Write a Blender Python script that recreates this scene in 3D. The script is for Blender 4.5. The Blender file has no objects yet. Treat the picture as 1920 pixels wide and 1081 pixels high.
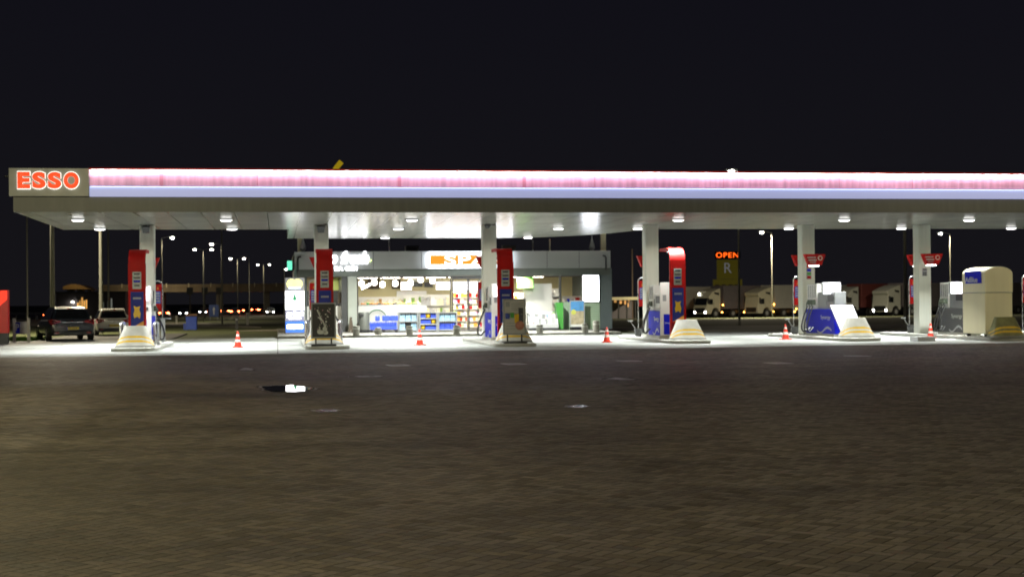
import bpy, bmesh, math, random
from mathutils import Vector, Matrix
R = math.radians
sc = bpy.context.scene
COL = sc.collection
random.seed(11)
ORD = ['first', 'second', 'third', 'fourth', 'fifth', 'sixth', 'seventh', 'eighth', 'ninth', 'tenth', 'eleventh', 'twelfth']

# ------------------------------------------------------------------ camera
F, H, YAW = 2700.0, 1.62, 9.26            # focal length in photo pixels, eye height, heading (degrees right of +Y)
M3 = Matrix.Rotation(-R(YAW), 3, 'Z') @ Matrix.Rotation(R(90) + 22.5 / F, 3, 'X') @ Matrix.Rotation(-0.009, 3, 'Z')
cd = bpy.data.cameras.new('camera'); cam = bpy.data.objects.new('camera', cd); COL.objects.link(cam)
cd.sensor_width = 36; cd.lens = F / 1920 * 36; cd.clip_end = 4000; cd.clip_start = 0.1
cam.matrix_world = Matrix.Translation((0, 0, H)) @ M3.to_4x4()
cd.dof.use_dof = True; cd.dof.focus_distance = 15.0; cd.dof.aperture_fstop = 3.2
sc.camera = cam
sc.view_settings.view_transform = 'Standard'; sc.view_settings.look = 'None'
sc.view_settings.exposure = 0; sc.view_settings.gamma = 1
try:
    sc.cycles.use_denoising = True
    sc.cycles.max_bounces = 7; sc.cycles.diffuse_bounces = 3; sc.cycles.glossy_bounces = 4; sc.cycles.transparent_max_bounces = 12
    sc.cycles.sample_clamp_indirect = 6; sc.cycles.use_light_tree = True; sc.cycles.blur_glossy = 0.6
    sc.cycles.caustics_reflective = False; sc.cycles.caustics_refractive = False
except Exception:
    pass

# ------------------------------------------------------------------ night sky
w = bpy.data.worlds.new('World'); sc.world = w; w.use_nodes = True
nt = w.node_tree; bg = nt.nodes['Background']
sky = nt.nodes.new('ShaderNodeTexSky'); sky.sky_type = 'NISHITA'; sky.sun_disc = False
sky.sun_elevation = R(-9); sky.sun_rotation = R(200)
tcw = nt.nodes.new('ShaderNodeTexCoord'); sep = nt.nodes.new('ShaderNodeSeparateXYZ')
nt.links.new(tcw.outputs['Generated'], sep.inputs[0])
rmp = nt.nodes.new('ShaderNodeValToRGB')
rmp.color_ramp.elements[0].position = 0.0; rmp.color_ramp.elements[0].color = (.0074, .0070, .0088, 1)
rmp.color_ramp.elements[1].position = .30; rmp.color_ramp.elements[1].color = (.0044, .0043, .0082, 1)
nt.links.new(sep.outputs[2], rmp.inputs[0])
add = nt.nodes.new('ShaderNodeVectorMath'); add.operation = 'MULTIPLY_ADD'
add.inputs[1].default_value = (.05, .05, .05)
nt.links.new(sky.outputs[0], add.inputs[0]); nt.links.new(rmp.outputs[0], add.inputs[2])
nt.links.new(add.outputs[0], bg.inputs[0]); bg.inputs[1].default_value = 1.0

# ------------------------------------------------------------------ from photo pixels to places
EYE = Vector((0, 0, H))
def ray(px, py): return M3 @ Vector(((px - 960) / F, (540.5 - py) / F, -1))
def on_y(px, py, y): d = ray(px, py); return EYE + d * (y / d.y)
def on_z(px, py, z=0.0): d = ray(px, py); return EYE + d * ((z - H) / d.z)
def X(px, y, py=560): return on_y(px, py, y).x
def Zat(px, py, y): return on_y(px, py, y).z
def terrain(y):
    if y < 110: return -.06
    if y < 180: return -.06 - .74 * (y - 110) / 70
    return -.8
def on_t(px, py):
    p = on_z(px, py, -.06)
    for _ in range(30):
        q = on_z(px, py, terrain(p.y)); p = p.lerp(q, .5)
    return p

# ------------------------------------------------------------------ materials
def _n(nt, t, **k):
    n = nt.nodes.new(t)
    for a, b in k.items(): setattr(n, a, b)
    return n
def mat(name, col, rough=.5, metal=0, nz=.14, ns=2.5, bump=0, bs=40, emit=None, es=0, spec=.5, coat=0, streak=False):
    m = bpy.data.materials.new(name); m.use_nodes = True
    nt = m.node_tree; b = nt.nodes['Principled BSDF']
    b.inputs['Roughness'].default_value = rough; b.inputs['Metallic'].default_value = metal
    b.inputs['Specular IOR Level'].default_value = spec; b.inputs['Coat Weight'].default_value = coat
    tc = _n(nt, 'ShaderNodeTexCoord'); mp = _n(nt, 'ShaderNodeMapping')
    if streak: mp.inputs['Scale'].default_value = (6, 6, .35)
    nt.links.new(tc.outputs['Object'], mp.inputs[0])
    no = _n(nt, 'ShaderNodeTexNoise'); no.inputs['Scale'].default_value = ns; no.inputs['Detail'].default_value = 6
    nt.links.new(mp.outputs[0], no.inputs['Vector'])
    mx = _n(nt, 'ShaderNodeMix', data_type='RGBA')
    c = Vector(col)
    mx.inputs[6].default_value = (*[max(0, v * (1 - nz * 2)) for v in c], 1)
    mx.inputs[7].default_value = (*[min(1, v * (1 + nz * 2)) for v in c], 1)
    nt.links.new(no.outputs[0], mx.inputs[0]); nt.links.new(mx.outputs[2], b.inputs['Base Color'])
    rr = _n(nt, 'ShaderNodeMapRange'); rr.inputs['To Min'].default_value = max(.02, rough - .08); rr.inputs['To Max'].default_value = min(1, rough + .08)
    nt.links.new(no.outputs[0], rr.inputs[0]); nt.links.new(rr.outputs[0], b.inputs['Roughness'])
    if bump:
        n2 = _n(nt, 'ShaderNodeTexNoise'); n2.inputs['Scale'].default_value = bs; n2.inputs['Detail'].default_value = 4
        nt.links.new(tc.outputs['Object'], n2.inputs['Vector'])
        bp = _n(nt, 'ShaderNodeBump'); bp.inputs['Strength'].default_value = bump; bp.inputs['Distance'].default_value = .02
        nt.links.new(n2.outputs[0], bp.inputs['Height']); nt.links.new(bp.outputs[0], b.inputs['Normal'])
    if emit:
        b.inputs['Emission Color'].default_value = (*emit, 1); b.inputs['Emission Strength'].default_value = es
    return m
def glow(name, col, s): return mat(name, (.3 * col[0], .3 * col[1], .3 * col[2]), .5, emit=col, es=s, nz=.02)
def glassmat(name, tint=(1, 1, 1), refl=.08):
    m = bpy.data.materials.new(name); m.use_nodes = True; nt = m.node_tree
    for n in list(nt.nodes):
        if n.type == 'BSDF_PRINCIPLED': nt.nodes.remove(n)
    out = nt.nodes['Material Output']
    t = _n(nt, 'ShaderNodeBsdfTransparent'); t.inputs[0].default_value = (*tint, 1)
    g = _n(nt, 'ShaderNodeBsdfGlossy'); g.inputs['Roughness'].default_value = .03
    fr = _n(nt, 'ShaderNodeFresnel'); fr.inputs[0].default_value = 1.45
    no = _n(nt, 'ShaderNodeTexNoise'); no.inputs['Scale'].default_value = .6
    bp = _n(nt, 'ShaderNodeBump'); bp.inputs['Strength'].default_value = .03
    nt.links.new(no.outputs[0], bp.inputs['Height']); nt.links.new(bp.outputs[0], g.inputs['Normal'])
    mx = _n(nt, 'ShaderNodeMixShader')
    nt.links.new(fr.outputs[0], mx.inputs[0]); nt.links.new(t.outputs[0], mx.inputs[1]); nt.links.new(g.outputs[0], mx.inputs[2])
    nt.links.new(mx.outputs[0], out.inputs[0])
    return m

M = {}
M['white'] = mat('white_paint', (.62, .63, .58), .4, nz=.07)
M['offwhite'] = mat('off_white_paint', (.5, .5, .46), .45, nz=.08)
M['column'] = mat('column_paint', (.72, .74, .66), .5, nz=.06, streak=True, ns=1.2)
M['beam'] = mat('beam_paint', (.125, .13, .125), .5, nz=.12, streak=True, ns=1)
M['fascia_grey'] = mat('fascia_grey', (.20, .215, .21), .4, nz=.06)
M['red'] = mat('red_plastic', (.34, .008, .007), .5, nz=.1, spec=.1)
M['deepred'] = mat('deep_red_panel', (.17, .008, .01), .5, nz=.12, spec=.1)
M['blue'] = mat('blue_panel', (.008, .012, .40), .5, nz=.1, spec=.08)
M['poster_blue'] = mat('poster_blue', (.05, .08, .33), .4, nz=.5, ns=3)
M['yellow'] = mat('yellow_paint', (.60, .37, .012), .45, nz=.15)
M['orange'] = mat('orange_ink', (.6, .25, .03), .45)
M['black'] = mat('black_plastic', (.012, .012, .014), .4)
M['rubber'] = mat('rubber', (.015, .015, .015), .7)
M['dark'] = mat('dark_grey_metal', (.05, .052, .055), .45)
M['grey'] = mat('grey_metal', (.22, .23, .235), .45)
M['lightgrey'] = mat('light_grey_metal', (.38, .39, .4), .45)
M['steel'] = mat('brushed_steel', (.5, .51, .52), .28, metal=1, nz=.1)
M['galv'] = mat('galvanised_pole', (.15, .15, .125), .6, metal=.2)
M['concrete'] = mat('concrete', (.17, .165, .14), .8, nz=.2, ns=1.4, bump=.2)
M['kerb'] = mat('kerb_concrete', (.36, .36, .33), .8, nz=.2, ns=2, bump=.2)
M['ink'] = mat('dark_ink', (.05, .05, .06), .5)
M['paper'] = mat('poster_paper', (.36, .35, .32), .5, nz=.08)
M['cream'] = mat('cream_plastic', (.72, .67, .46), .4, nz=.06, streak=True, ns=.6)
M['green'] = mat('green_paint', (.06, .30, .05), .45)
M['wood'] = mat('rough_wood', (.07, .05, .03), .7, nz=.3, ns=8)
M['brown'] = mat('brown_mat', (.10, .07, .05), .8)
M['glass'] = glassmat('window_glass')
M['lamp'] = glow('lamp_lens', (1, .98, .95), 5.5)
M['tube'] = glow('white_tube', (.95, 1, .98), 9)
M['screen'] = glow('lit_screen', (.93, .93, 1), 3.2)

# ------------------------------------------------------------------ mesh helpers
class MB:
    def __init__(s): s.bm = bmesh.new(); s.mi = 0
    def _f(s, vs):
        try:
            f = s.bm.faces.new(vs); f.material_index = s.mi; return f
        except ValueError: return None
    def box(s, x0, x1, y0, y1, z0, z1, m=None):
        c = [Vector((x, y, z)) for z in (z0, z1) for y in (y0, y1) for x in (x0, x1)]
        if m is not None: c = [m @ v for v in c]
        v = [s.bm.verts.new(p) for p in c]
        for f in ((0, 2, 3, 1), (4, 5, 7, 6), (0, 1, 5, 4), (2, 6, 7, 3), (0, 4, 6, 2), (1, 3, 7, 5)): s._f([v[i] for i in f])
        return s
    def prism(s, pts, vec):
        vec = Vector(vec); a = [s.bm.verts.new(Vector(p)) for p in pts]; b = [s.bm.verts.new(Vector(p) + vec) for p in pts]
        n = len(a); s._f(a); s._f(b[::-1])
        for i in range(n): s._f([a[i], b[i], b[(i + 1) % n], a[(i + 1) % n]])
        return s
    def poly(s, pts): s._f([s.bm.verts.new(Vector(p)) for p in pts]); return s
    def loft(s, rings, cap=True):
        vs = [[s.bm.verts.new(Vector(p)) for p in r] for r in rings]; n = len(vs[0])
        for a, b in zip(vs, vs[1:]):
            for i in range(n): s._f([a[i], a[(i + 1) % n], b[(i + 1) % n], b[i]])
        if cap: s._f(vs[0][::-1]); s._f(vs[-1])
        return s
    def cyl(s, p0, p1, r0, r1=None, n=14, cap=True):
        r1 = r0 if r1 is None else r1; p0, p1 = Vector(p0), Vector(p1); d = (p1 - p0).normalized()
        u = d.orthogonal().normalized(); v = d.cross(u)
        rg = lambda p, r: [p + (u * math.cos(2 * math.pi * i / n) + v * math.sin(2 * math.pi * i / n)) * r for i in range(n)]
        return s.loft([rg(p0, r0), rg(p1, r1)], cap)
    def tube(s, pts, r, n=8):
        pts = [Vector(p) for p in pts]; rings = []; u = None
        for i, p in enumerate(pts):
            d = (pts[min(i + 1, len(pts) - 1)] - pts[max(i - 1, 0)]).normalized()
            u = d.orthogonal().normalized() if u is None else (u - d * u.dot(d)).normalized()
            v = d.cross(u); rings.append([p + (u * math.cos(2 * math.pi * k / n) + v * math.sin(2 * math.pi * k / n)) * r for k in range(n)])
        return s.loft(rings)
    def lathe(s, prof, c=(0, 0, 0), n=20):
        c = Vector(c)
        return s.loft([[c + Vector((r * math.cos(2 * math.pi * i / n), r * math.sin(2 * math.pi * i / n), z)) for i in range(n)] for r, z in prof])
    def ball(s, c, rx, ry=None, rz=None, n=12):
        ry = ry or rx; rz = rz or rx; c = Vector(c); k = n // 2
        return s.loft([[c + Vector((rx * math.sin(math.pi * (j + .02) / (k + .04)) * math.cos(2 * math.pi * i / n), ry * math.sin(math.pi * (j + .02) / (k + .04)) * math.sin(2 * math.pi * i / n), -rz * math.cos(math.pi * (j + .02) / (k + .04)))) for i in range(n)] for j in range(k + 1)])
    def build(s, name, mats, parent=None, loc=(0, 0, 0), rot=(0, 0, 0), smooth=False, bevel=0, seg=2):
        bmesh.ops.recalc_face_normals(s.bm, faces=s.bm.faces)
        me = bpy.data.meshes.new(name); s.bm.to_mesh(me); s.bm.free()
        for m in (mats if isinstance(mats, (list, tuple)) else [mats]): me.materials.append(M[m] if isinstance(m, str) else m)
        o = bpy.data.objects.new(name, me); COL.objects.link(o); o.location = loc; o.rotation_euler = rot
        if parent: o.parent = parent
        if smooth:
            for p in me.polygons: p.use_smooth = True
            try: me.set_sharp_from_angle(angle=R(38))
            except Exception: pass
        if bevel:
            b = o.modifiers.new('bevel', 'BEVEL'); b.width = bevel; b.segments = seg; b.limit_method = 'ANGLE'; b.angle_limit = R(40)
        return o
def box(name, m, parent, x0, x1, y0, y1, z0, z1, bevel=0): return MB().box(x0, x1, y0, y1, z0, z1).build(name, m, parent, bevel=bevel)
def tag(o, label, cat, group=None, kind=None):
    if label: o['label'] = label
    if cat: o['category'] = cat
    if group: o['group'] = group
    if kind: o['kind'] = kind
    return o
def thing(name, label, cat, loc=(0, 0, 0), rz=0, group=None):
    o = bpy.data.objects.new(name, None); COL.objects.link(o); o.location = loc; o.rotation_euler = (0, 0, rz); o.empty_display_size = .2
    return tag(o, label, cat, group)
def copy_tree(o, label=None, loc=None, rz=None, parent=None):
    c = o.copy(); COL.objects.link(c)
    if parent is not None: c.parent = parent
    if label: c['label'] = label
    if loc is not None: c.location = loc
    if rz is not None: c.rotation_euler = (0, 0, rz)
    for ch in kids(o): copy_tree(ch, parent=c)
    return c
def kids(o):
    return [k for k in COL.objects if k.parent is o]
def text(s, wd, h, m, parent, loc, rot=(R(90), 0, 0), name='lettering', ext=.01, bold=0.0, shear=0.0, space=1.0):
    cu = bpy.data.curves.new('t', 'FONT'); cu.body = s; cu.size = 1; cu.extrude = 0.0; cu.offset = bold; cu.shear = shear; cu.space_character = space
    cu.resolution_u = 6
    t = bpy.data.objects.new('t', cu); COL.objects.link(t)
    bpy.context.view_layer.update()
    me = bpy.data.meshes.new_from_object(t.evaluated_get(bpy.context.evaluated_depsgraph_get()))
    bpy.data.objects.remove(t); bpy.data.curves.remove(cu)
    xs = [v.co.x for v in me.vertices]; ys = [v.co.y for v in me.vertices]
    cx, cy = (min(xs) + max(xs)) / 2, (min(ys) + max(ys)) / 2
    sx, sy = wd / (max(xs) - min(xs)), h / (max(ys) - min(ys))
    for v in me.vertices: v.co = Vector(((v.co.x - cx) * sx, (v.co.y - cy) * sy, 0))
    b = bmesh.new(); b.from_mesh(me)
    r = bmesh.ops.extrude_face_region(b, geom=b.faces[:])
    bmesh.ops.translate(b, vec=(0, 0, ext), verts=[g for g in r['geom'] if isinstance(g, bmesh.types.BMVert)])
    bmesh.ops.recalc_face_normals(b, faces=b.faces); b.to_mesh(me); b.free()
    me.materials.clear(); me.materials.append(M[m] if isinstance(m, str) else m)
    o = bpy.data.objects.new(name, me); COL.objects.link(o); o.location = loc; o.rotation_euler = rot
    if parent: o.parent = parent
    return o
def area(parent, loc, size, power, col=(1, 1, 1), spread=180, rot=(0, 0, 0), shape='DISK'):
    l = bpy.data.lights.new('lamp_light', 'AREA'); l.shape = shape; l.size = size; l.energy = power; l.color = col; l.spread = R(spread)
    o = bpy.data.objects.new('lamp_light', l); COL.objects.link(o); o.location = loc; o.rotation_euler = rot
    if parent: o.parent = parent
    return o

# ------------------------------------------------------------------ key distances (metres from the camera along the site axis)
YF, YC, YB, YX = 48.03, 56.1, 59.5, 68.0      # canopy front edge, column row, back edge, back of the part in front of the shop
YSLAB0, YSLAB1 = 46.2, 67.0
ZS = 4.6
YSHOP = 72.0
COLPX = [277, 603, 917, 1220, 1512, 1729, 1946]
CX = [X(p, YC, 520) for p in COLPX]

# ================================================================== GROUND
def paver_material():
    m = bpy.data.materials.new('brick_pavers'); m.use_nodes = True; nt = m.node_tree; L = nt.links.new
    b = nt.nodes['Principled BSDF']
    tc = _n(nt, 'ShaderNodeTexCoord'); mp = _n(nt, 'ShaderNodeMapping'); mp.inputs['Rotation'].default_value = (0, 0, R(43)); mp.inputs['Scale'].default_value = (9.6, 9.6, 1)
    L(tc.outputs['Object'], mp.inputs[0])
    # slightly wavy courses, as laid by hand
    wn = _n(nt, 'ShaderNodeTexNoise'); wn.inputs['Scale'].default_value = .9; L(tc.outputs['Object'], wn.inputs['Vector'])
    wv = _n(nt, 'ShaderNodeVectorMath', operation='MULTIPLY_ADD'); wv.inputs[1].default_value = (.5, .5, 0); L(wn.outputs[1], wv.inputs[0]); L(mp.outputs[0], wv.inputs[2])
    def mt(op, x, y=None, z=None):
        n = _n(nt, 'ShaderNodeMath', operation=op)
        for k, v in enumerate((x, y, z)):
            if v is None: continue
            if isinstance(v, (int, float)): n.inputs[k].default_value = v
            else: L(v, n.inputs[k])
        return n.outputs[0]
    # herringbone of 2:1 blocks, laid diagonally
    su_ = _n(nt, 'ShaderNodeSeparateXYZ'); L(wv.outputs[0], su_.inputs[0]); u, v = su_.outputs[0], su_.outputs[1]
    i_, j_, fx, fy = mt('FLOOR', u), mt('FLOOR', v), mt('FRACT', u), mt('FRACT', v)
    m_ = mt('FLOORED_MODULO', mt('SUBTRACT', i_, j_), 4)
    is_ = [mt('COMPARE', m_, k, .1) for k in range(4)]
    dst = mt('MINIMUM', mt('MINIMUM', mt('MULTIPLY_ADD', is_[1], 9, fx), mt('MULTIPLY_ADD', is_[0], 9, mt('SUBTRACT', 1, fx))), mt('MINIMUM', mt('MULTIPLY_ADD', is_[2], 9, fy), mt('MULTIPLY_ADD', is_[3], 9, mt('SUBTRACT', 1, fy))))
    hm = _n(nt, 'ShaderNodeMapRange'); hm.interpolation_type = 'SMOOTHSTEP'; hm.inputs['From Min'].default_value = .02; hm.inputs['From Max'].default_value = .11; L(dst, hm.inputs[0])
    cid = _n(nt, 'ShaderNodeCombineXYZ'); L(mt('SUBTRACT', i_, is_[1]), cid.inputs[0]); L(mt('SUBTRACT', j_, is_[2]), cid.inputs[1]); L(mt('GREATER_THAN', m_, 1.5), cid.inputs[2])
    wh = _n(nt, 'ShaderNodeTexWhiteNoise', noise_dimensions='3D'); L(cid.outputs[0], wh.inputs['Vector'])
    tone = mt('MULTIPLY', mt('MULTIPLY_ADD', wh.outputs['Value'], .85, .56), mt('MULTIPLY_ADD', hm.outputs[0], .5, .5))
    n1 = _n(nt, 'ShaderNodeTexNoise'); n1.inputs['Scale'].default_value = .22; n1.inputs['Detail'].default_value = 8; n1.inputs['Roughness'].default_value = .62
    L(tc.outputs['Object'], n1.inputs['Vector'])
    cr = _n(nt, 'ShaderNodeValToRGB'); e = cr.color_ramp.elements
    e[0].position = .32; e[0].color = (.056, .046, .036, 1); e[1].position = .68; e[1].color = (.124, .104, .080, 1)
    L(n1.outputs[0], cr.inputs[0])
    mu = _n(nt, 'ShaderNodeMix', data_type='RGBA', blend_type='MULTIPLY'); mu.inputs[0].default_value = 1
    L(cr.outputs[0], mu.inputs[6]); L(tone, mu.inputs[7])
    sn_ = _n(nt, 'ShaderNodeMapping'); sn_.inputs['Scale'].default_value = (.10, .55, 1); sn_.inputs['Rotation'].default_value = (0, 0, R(14)); L(tc.outputs['Object'], sn_.inputs[0])
    n5 = _n(nt, 'ShaderNodeTexNoise'); n5.inputs['Scale'].default_value = 1.3; n5.inputs['Detail'].default_value = 5; L(sn_.outputs[0], n5.inputs['Vector'])
    n6 = _n(nt, 'ShaderNodeTexNoise'); n6.inputs['Scale'].default_value = 1.15; n6.inputs['Detail'].default_value = 2; L(tc.outputs['Object'], n6.inputs['Vector'])
    r5 = _n(nt, 'ShaderNodeMapRange'); r5.inputs['From Min'].default_value = .54; r5.inputs['From Max'].default_value = .70; r5.inputs['To Min'].default_value = 1; r5.inputs['To Max'].default_value = .66; L(n5.outputs[0], r5.inputs[0])
    r6 = _n(nt, 'ShaderNodeMapRange'); r6.inputs['From Min'].default_value = .68; r6.inputs['From Max'].default_value = .74; r6.inputs['To Min'].default_value = 1; r6.inputs['To Max'].default_value = .6; L(n6.outputs[0], r6.inputs[0])
    r7 = _n(nt, 'ShaderNodeMath', operation='MULTIPLY'); L(r5.outputs[0], r7.inputs[0]); L(r6.outputs[0], r7.inputs[1])
    mu0 = mu; mu = _n(nt, 'ShaderNodeMix', data_type='RGBA', blend_type='MULTIPLY'); mu.inputs[0].default_value = 1; L(mu0.outputs[2], mu.inputs[6]); L(r7.outputs[0], mu.inputs[7])
    # fine grit
    n3 = _n(nt, 'ShaderNodeTexNoise'); n3.inputs['Scale'].default_value = 26; n3.inputs['Detail'].default_value = 3; L(tc.outputs['Object'], n3.inputs['Vector'])
    g3 = _n(nt, 'ShaderNodeMapRange'); g3.inputs['To Min'].default_value = .55; g3.inputs['To Max'].default_value = 1.45; L(n3.outputs[0], g3.inputs[0])
    mu2 = _n(nt, 'ShaderNodeMix', data_type='RGBA', blend_type='MULTIPLY'); mu2.inputs[0].default_value = 1
    L(mu.outputs[2], mu2.inputs[6]); L(g3.outputs[0], mu2.inputs[7])
    # damp stretches: long shallow patches that are darker and glossier
    md = _n(nt, 'ShaderNodeMapping'); md.inputs['Scale'].default_value = (.13, .30, 1); L(tc.outputs['Object'], md.inputs[0])
    n2 = _n(nt, 'ShaderNodeTexNoise'); n2.inputs['Scale'].default_value = 1; n2.inputs['Detail'].default_value = 9; n2.inputs['Roughness'].default_value = .6; L(md.outputs[0], n2.inputs['Vector'])
    sx = _n(nt, 'ShaderNodeSeparateXYZ'); L(tc.outputs['Object'], sx.inputs[0])
    ym = _n(nt, 'ShaderNodeMapRange'); ym.inputs['From Min'].default_value = 17; ym.inputs['From Max'].default_value = 30; ym.inputs['To Min'].default_value = -.12; ym.inputs['To Max'].default_value = .05; L(sx.outputs[1], ym.inputs[0])
    sm = _n(nt, 'ShaderNodeMath', operation='ADD'); L(n2.outputs[0], sm.inputs[0]); L(ym.outputs[0], sm.inputs[1])
    wet = _n(nt, 'ShaderNodeMapRange'); wet.inputs['From Min'].default_value = .50; wet.inputs['From Max'].default_value = .64; L(sm.outputs[0], wet.inputs[0])
    dk = _n(nt, 'ShaderNodeMix', data_type='RGBA', blend_type='MULTIPLY'); dk.inputs[7].default_value = (.6, .62, .66, 1)
    L(wet.outputs[0], dk.inputs[0]); L(mu2.outputs[2], dk.inputs[6]); L(dk.outputs[2], b.inputs['Base Color'])
    ro = _n(nt, 'ShaderNodeMapRange'); ro.inputs['To Min'].default_value = .6; ro.inputs['To Max'].default_value = .55; L(wet.outputs[0], ro.inputs[0]); L(ro.outputs[0], b.inputs['Roughness'])
    b.inputs['Specular IOR Level'].default_value = .16
    hs = _n(nt, 'ShaderNodeMath', operation='MULTIPLY_ADD'); hs.inputs[1].default_value = -1; hs.inputs[2].default_value = 1; hs.inputs[1].default_value = 1; hs.inputs[2].default_value = 0; L(hm.outputs[0], hs.inputs[0])
    ha = _n(nt, 'ShaderNodeMath', operation='MULTIPLY_ADD'); ha.inputs[1].default_value = .6; L(n3.outputs[0], ha.inputs[0]); L(hs.outputs[0], ha.inputs[2])
    bp = _n(nt, 'ShaderNodeBump'); bp.inputs['Strength'].default_value = .8; bp.inputs['Distance'].default_value = .014; L(ha.outputs[0], bp.inputs['Height'])
    # every block sits at a slightly different tilt
    su = _n(nt, 'ShaderNodeVectorMath', operation='MULTIPLY_ADD'); su.inputs[1].default_value = (.26, .26, 0); su.inputs[2].default_value = (-.13, -.13, 0); L(wh.outputs['Color'], su.inputs[0])
    ad = _n(nt, 'ShaderNodeVectorMath', operation='ADD'); L(su.outputs[0], ad.inputs[0]); L(bp.outputs[0], ad.inputs[1])
    nz = _n(nt, 'ShaderNodeVectorMath', operation='NORMALIZE'); L(ad.outputs[0], nz.inputs[0]); L(nz.outputs[0], b.inputs['Normal'])
    return m
def slab_material():
    m = mat('forecourt_concrete', (.315, .33, .315), .7, nz=.13, ns=.45, bump=.1)
    nt = m.node_tree; L = nt.links.new; b = nt.nodes['Principled BSDF']; src = b.inputs['Base Color'].links[0].from_socket
    tc = _n(nt, 'ShaderNodeTexCoord'); sp = _n(nt, 'ShaderNodeSeparateXYZ'); L(tc.outputs['Object'], sp.inputs[0])
    fs = []
    for ax, pit in ((0, 3.6), (1, 4.1)):
        mo = _n(nt, 'ShaderNodeMath', operation='PINGPONG'); mo.inputs[1].default_value = pit / 2; L(sp.outputs[ax], mo.inputs[0])
        lt = _n(nt, 'ShaderNodeMath', operation='LESS_THAN'); lt.inputs[1].default_value = .02; L(mo.outputs[0], lt.inputs[0]); fs.append(lt)
    mxm = _n(nt, 'ShaderNodeMath', operation='MAXIMUM'); L(fs[0].outputs[0], mxm.inputs[0]); L(fs[1].outputs[0], mxm.inputs[1])
    st = _n(nt, 'ShaderNodeTexNoise'); st.inputs['Scale'].default_value = .55; st.inputs['Detail'].default_value = 7; st.inputs['Roughness'].default_value = .7; L(tc.outputs['Object'], st.inputs['Vector'])
    sr = _n(nt, 'ShaderNodeMapRange'); sr.inputs['From Min'].default_value = .5; sr.inputs['From Max'].default_value = .72; sr.inputs['To Max'].default_value = .55; L(st.outputs[0], sr.inputs[0])
    m2 = _n(nt, 'ShaderNodeMath', operation='MAXIMUM'); L(mxm.outputs[0], m2.inputs[0]); L(sr.outputs[0], m2.inputs[1])
    mx = _n(nt, 'ShaderNodeMix', data_type='RGBA'); mx.inputs[7].default_value = (.10, .095, .085, 1); L(m2.outputs[0], mx.inputs[0]); L(src, mx.inputs[6]); L(mx.outputs[2], b.inputs['Base Color'])
    return m
def grass_material():
    m = mat('rough_grass', (.05, .06, .016), .9, nz=.5, ns=.35, bump=.6, bs=14)
    return m
M['pavers'] = paver_material(); M['slab'] = slab_material(); M['grass'] = grass_material()
M['asphalt'] = mat('asphalt', (.06, .058, .052), .8, nz=.25, ns=.8, bump=.3)
M['path'] = mat('pale_road', (.22, .20, .15), .8, nz=.15, ns=.3, bump=.2)
M['blade'] = mat('grass_blade', (.12, .24, .028), .6, nz=.45, ns=1.5)

m = MB()
ys = [-60, 40, 67, 80, 95, 110, 120, 130, 140, 150, 160, 170, 180, 260, 500, 1200, 3500]
xs = [-2500, -400, -120, -60, -30, 0, 30, 60, 120, 400, 2500]
vv = [[m.bm.verts.new((x, y, terrain(y))) for x in xs] for y in ys]
for a, b in zip(vv, vv[1:]):
    for i in range(len(xs) - 1): m._f([a[i], a[i + 1], b[i + 1], b[i]])
tag(m.build('ground', 'grass'), 'dark rough grass land behind the filling station', 'ground', kind='structure')
tag(MB().box(-45, 50, -25, YSLAB0, -.05, 0).build('paving', 'pavers'), 'dark brown brick paving in front of the filling station', 'paving', kind='structure')
tag(MB().box(-45, 50, YSLAB0, YSLAB1, -.05, .002).build('forecourt', 'slab'), 'pale concrete forecourt under the lit canopy', 'forecourt', kind='structure')
xl_shop, xr_shop = X(550, YSHOP), X(1145, YSHOP)
tag(MB().box(X(520, 65.2), X(1165, 65.2), 65.2, 84, -.05, .12).build('pavement', mat('pavement_slabs', (.17, .165, .145), .8, nz=.2, ns=1.5, bump=.2), bevel=.02), 'raised pavement with kerb along the shop front', 'pavement', kind='structure')
tag(MB().box(xr_shop + 1.2, 60, 70.5, 84, -.052, -.02).build('service_road', 'path'), 'pale service road behind the right hand pumps', 'road', kind='structure')
tag(MB().box(X(62, 67.2), X(318, 67.2), YSLAB1, 80, -.054, -.004).build('parking_area', 'asphalt'), 'dark asphalt parking strip with two parked cars', 'parking', kind='structure')

def strip(name, label, far, near, m_, lift=.03):
    """a road laid on the terrain between two lists of photo points"""
    mb = MB(); A = [on_t(*p) for p in far]; B = [on_t(*p) for p in near]
    rows = []
    for a, b in zip(A, B):
        row = []
        for k in range(9):
            q = a.lerp(b, k / 8); row.append(mb.bm.verts.new((q.x, q.y, terrain(q.y) + lift)))
        rows.append(row)
    for r0, r1 in zip(rows, rows[1:]):
        for k in range(8): mb._f([r0[k], r0[k + 1], r1[k + 1], r1[k]])
    return tag(mb.build(name, m_), label, 'road', kind='structure')
strip('access_road', 'pale access road curving past the left end of the station', [(-120, 598), (60, 599), (120, 601), (250, 603), (376, 605), (440, 609), (490, 613)],
      [(-120, 611), (60, 612), (120, 612.5), (250, 613), (376, 613), (440, 614.5), (490, 615.5)], 'path')
strip('motorway', 'dark motorway carrying red tail lights behind the grass', [(-150, 588), (200, 588), (540, 588)], [(-150, 596), (200, 595), (540, 595)], 'asphalt')
strip('kerb_path', 'thin pale path curving through the grass beside the shop', [(440, 620.2), (490, 618.6), (545, 617)], [(440, 621.2), (490, 621), (545, 621)], 'path', .02)

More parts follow.
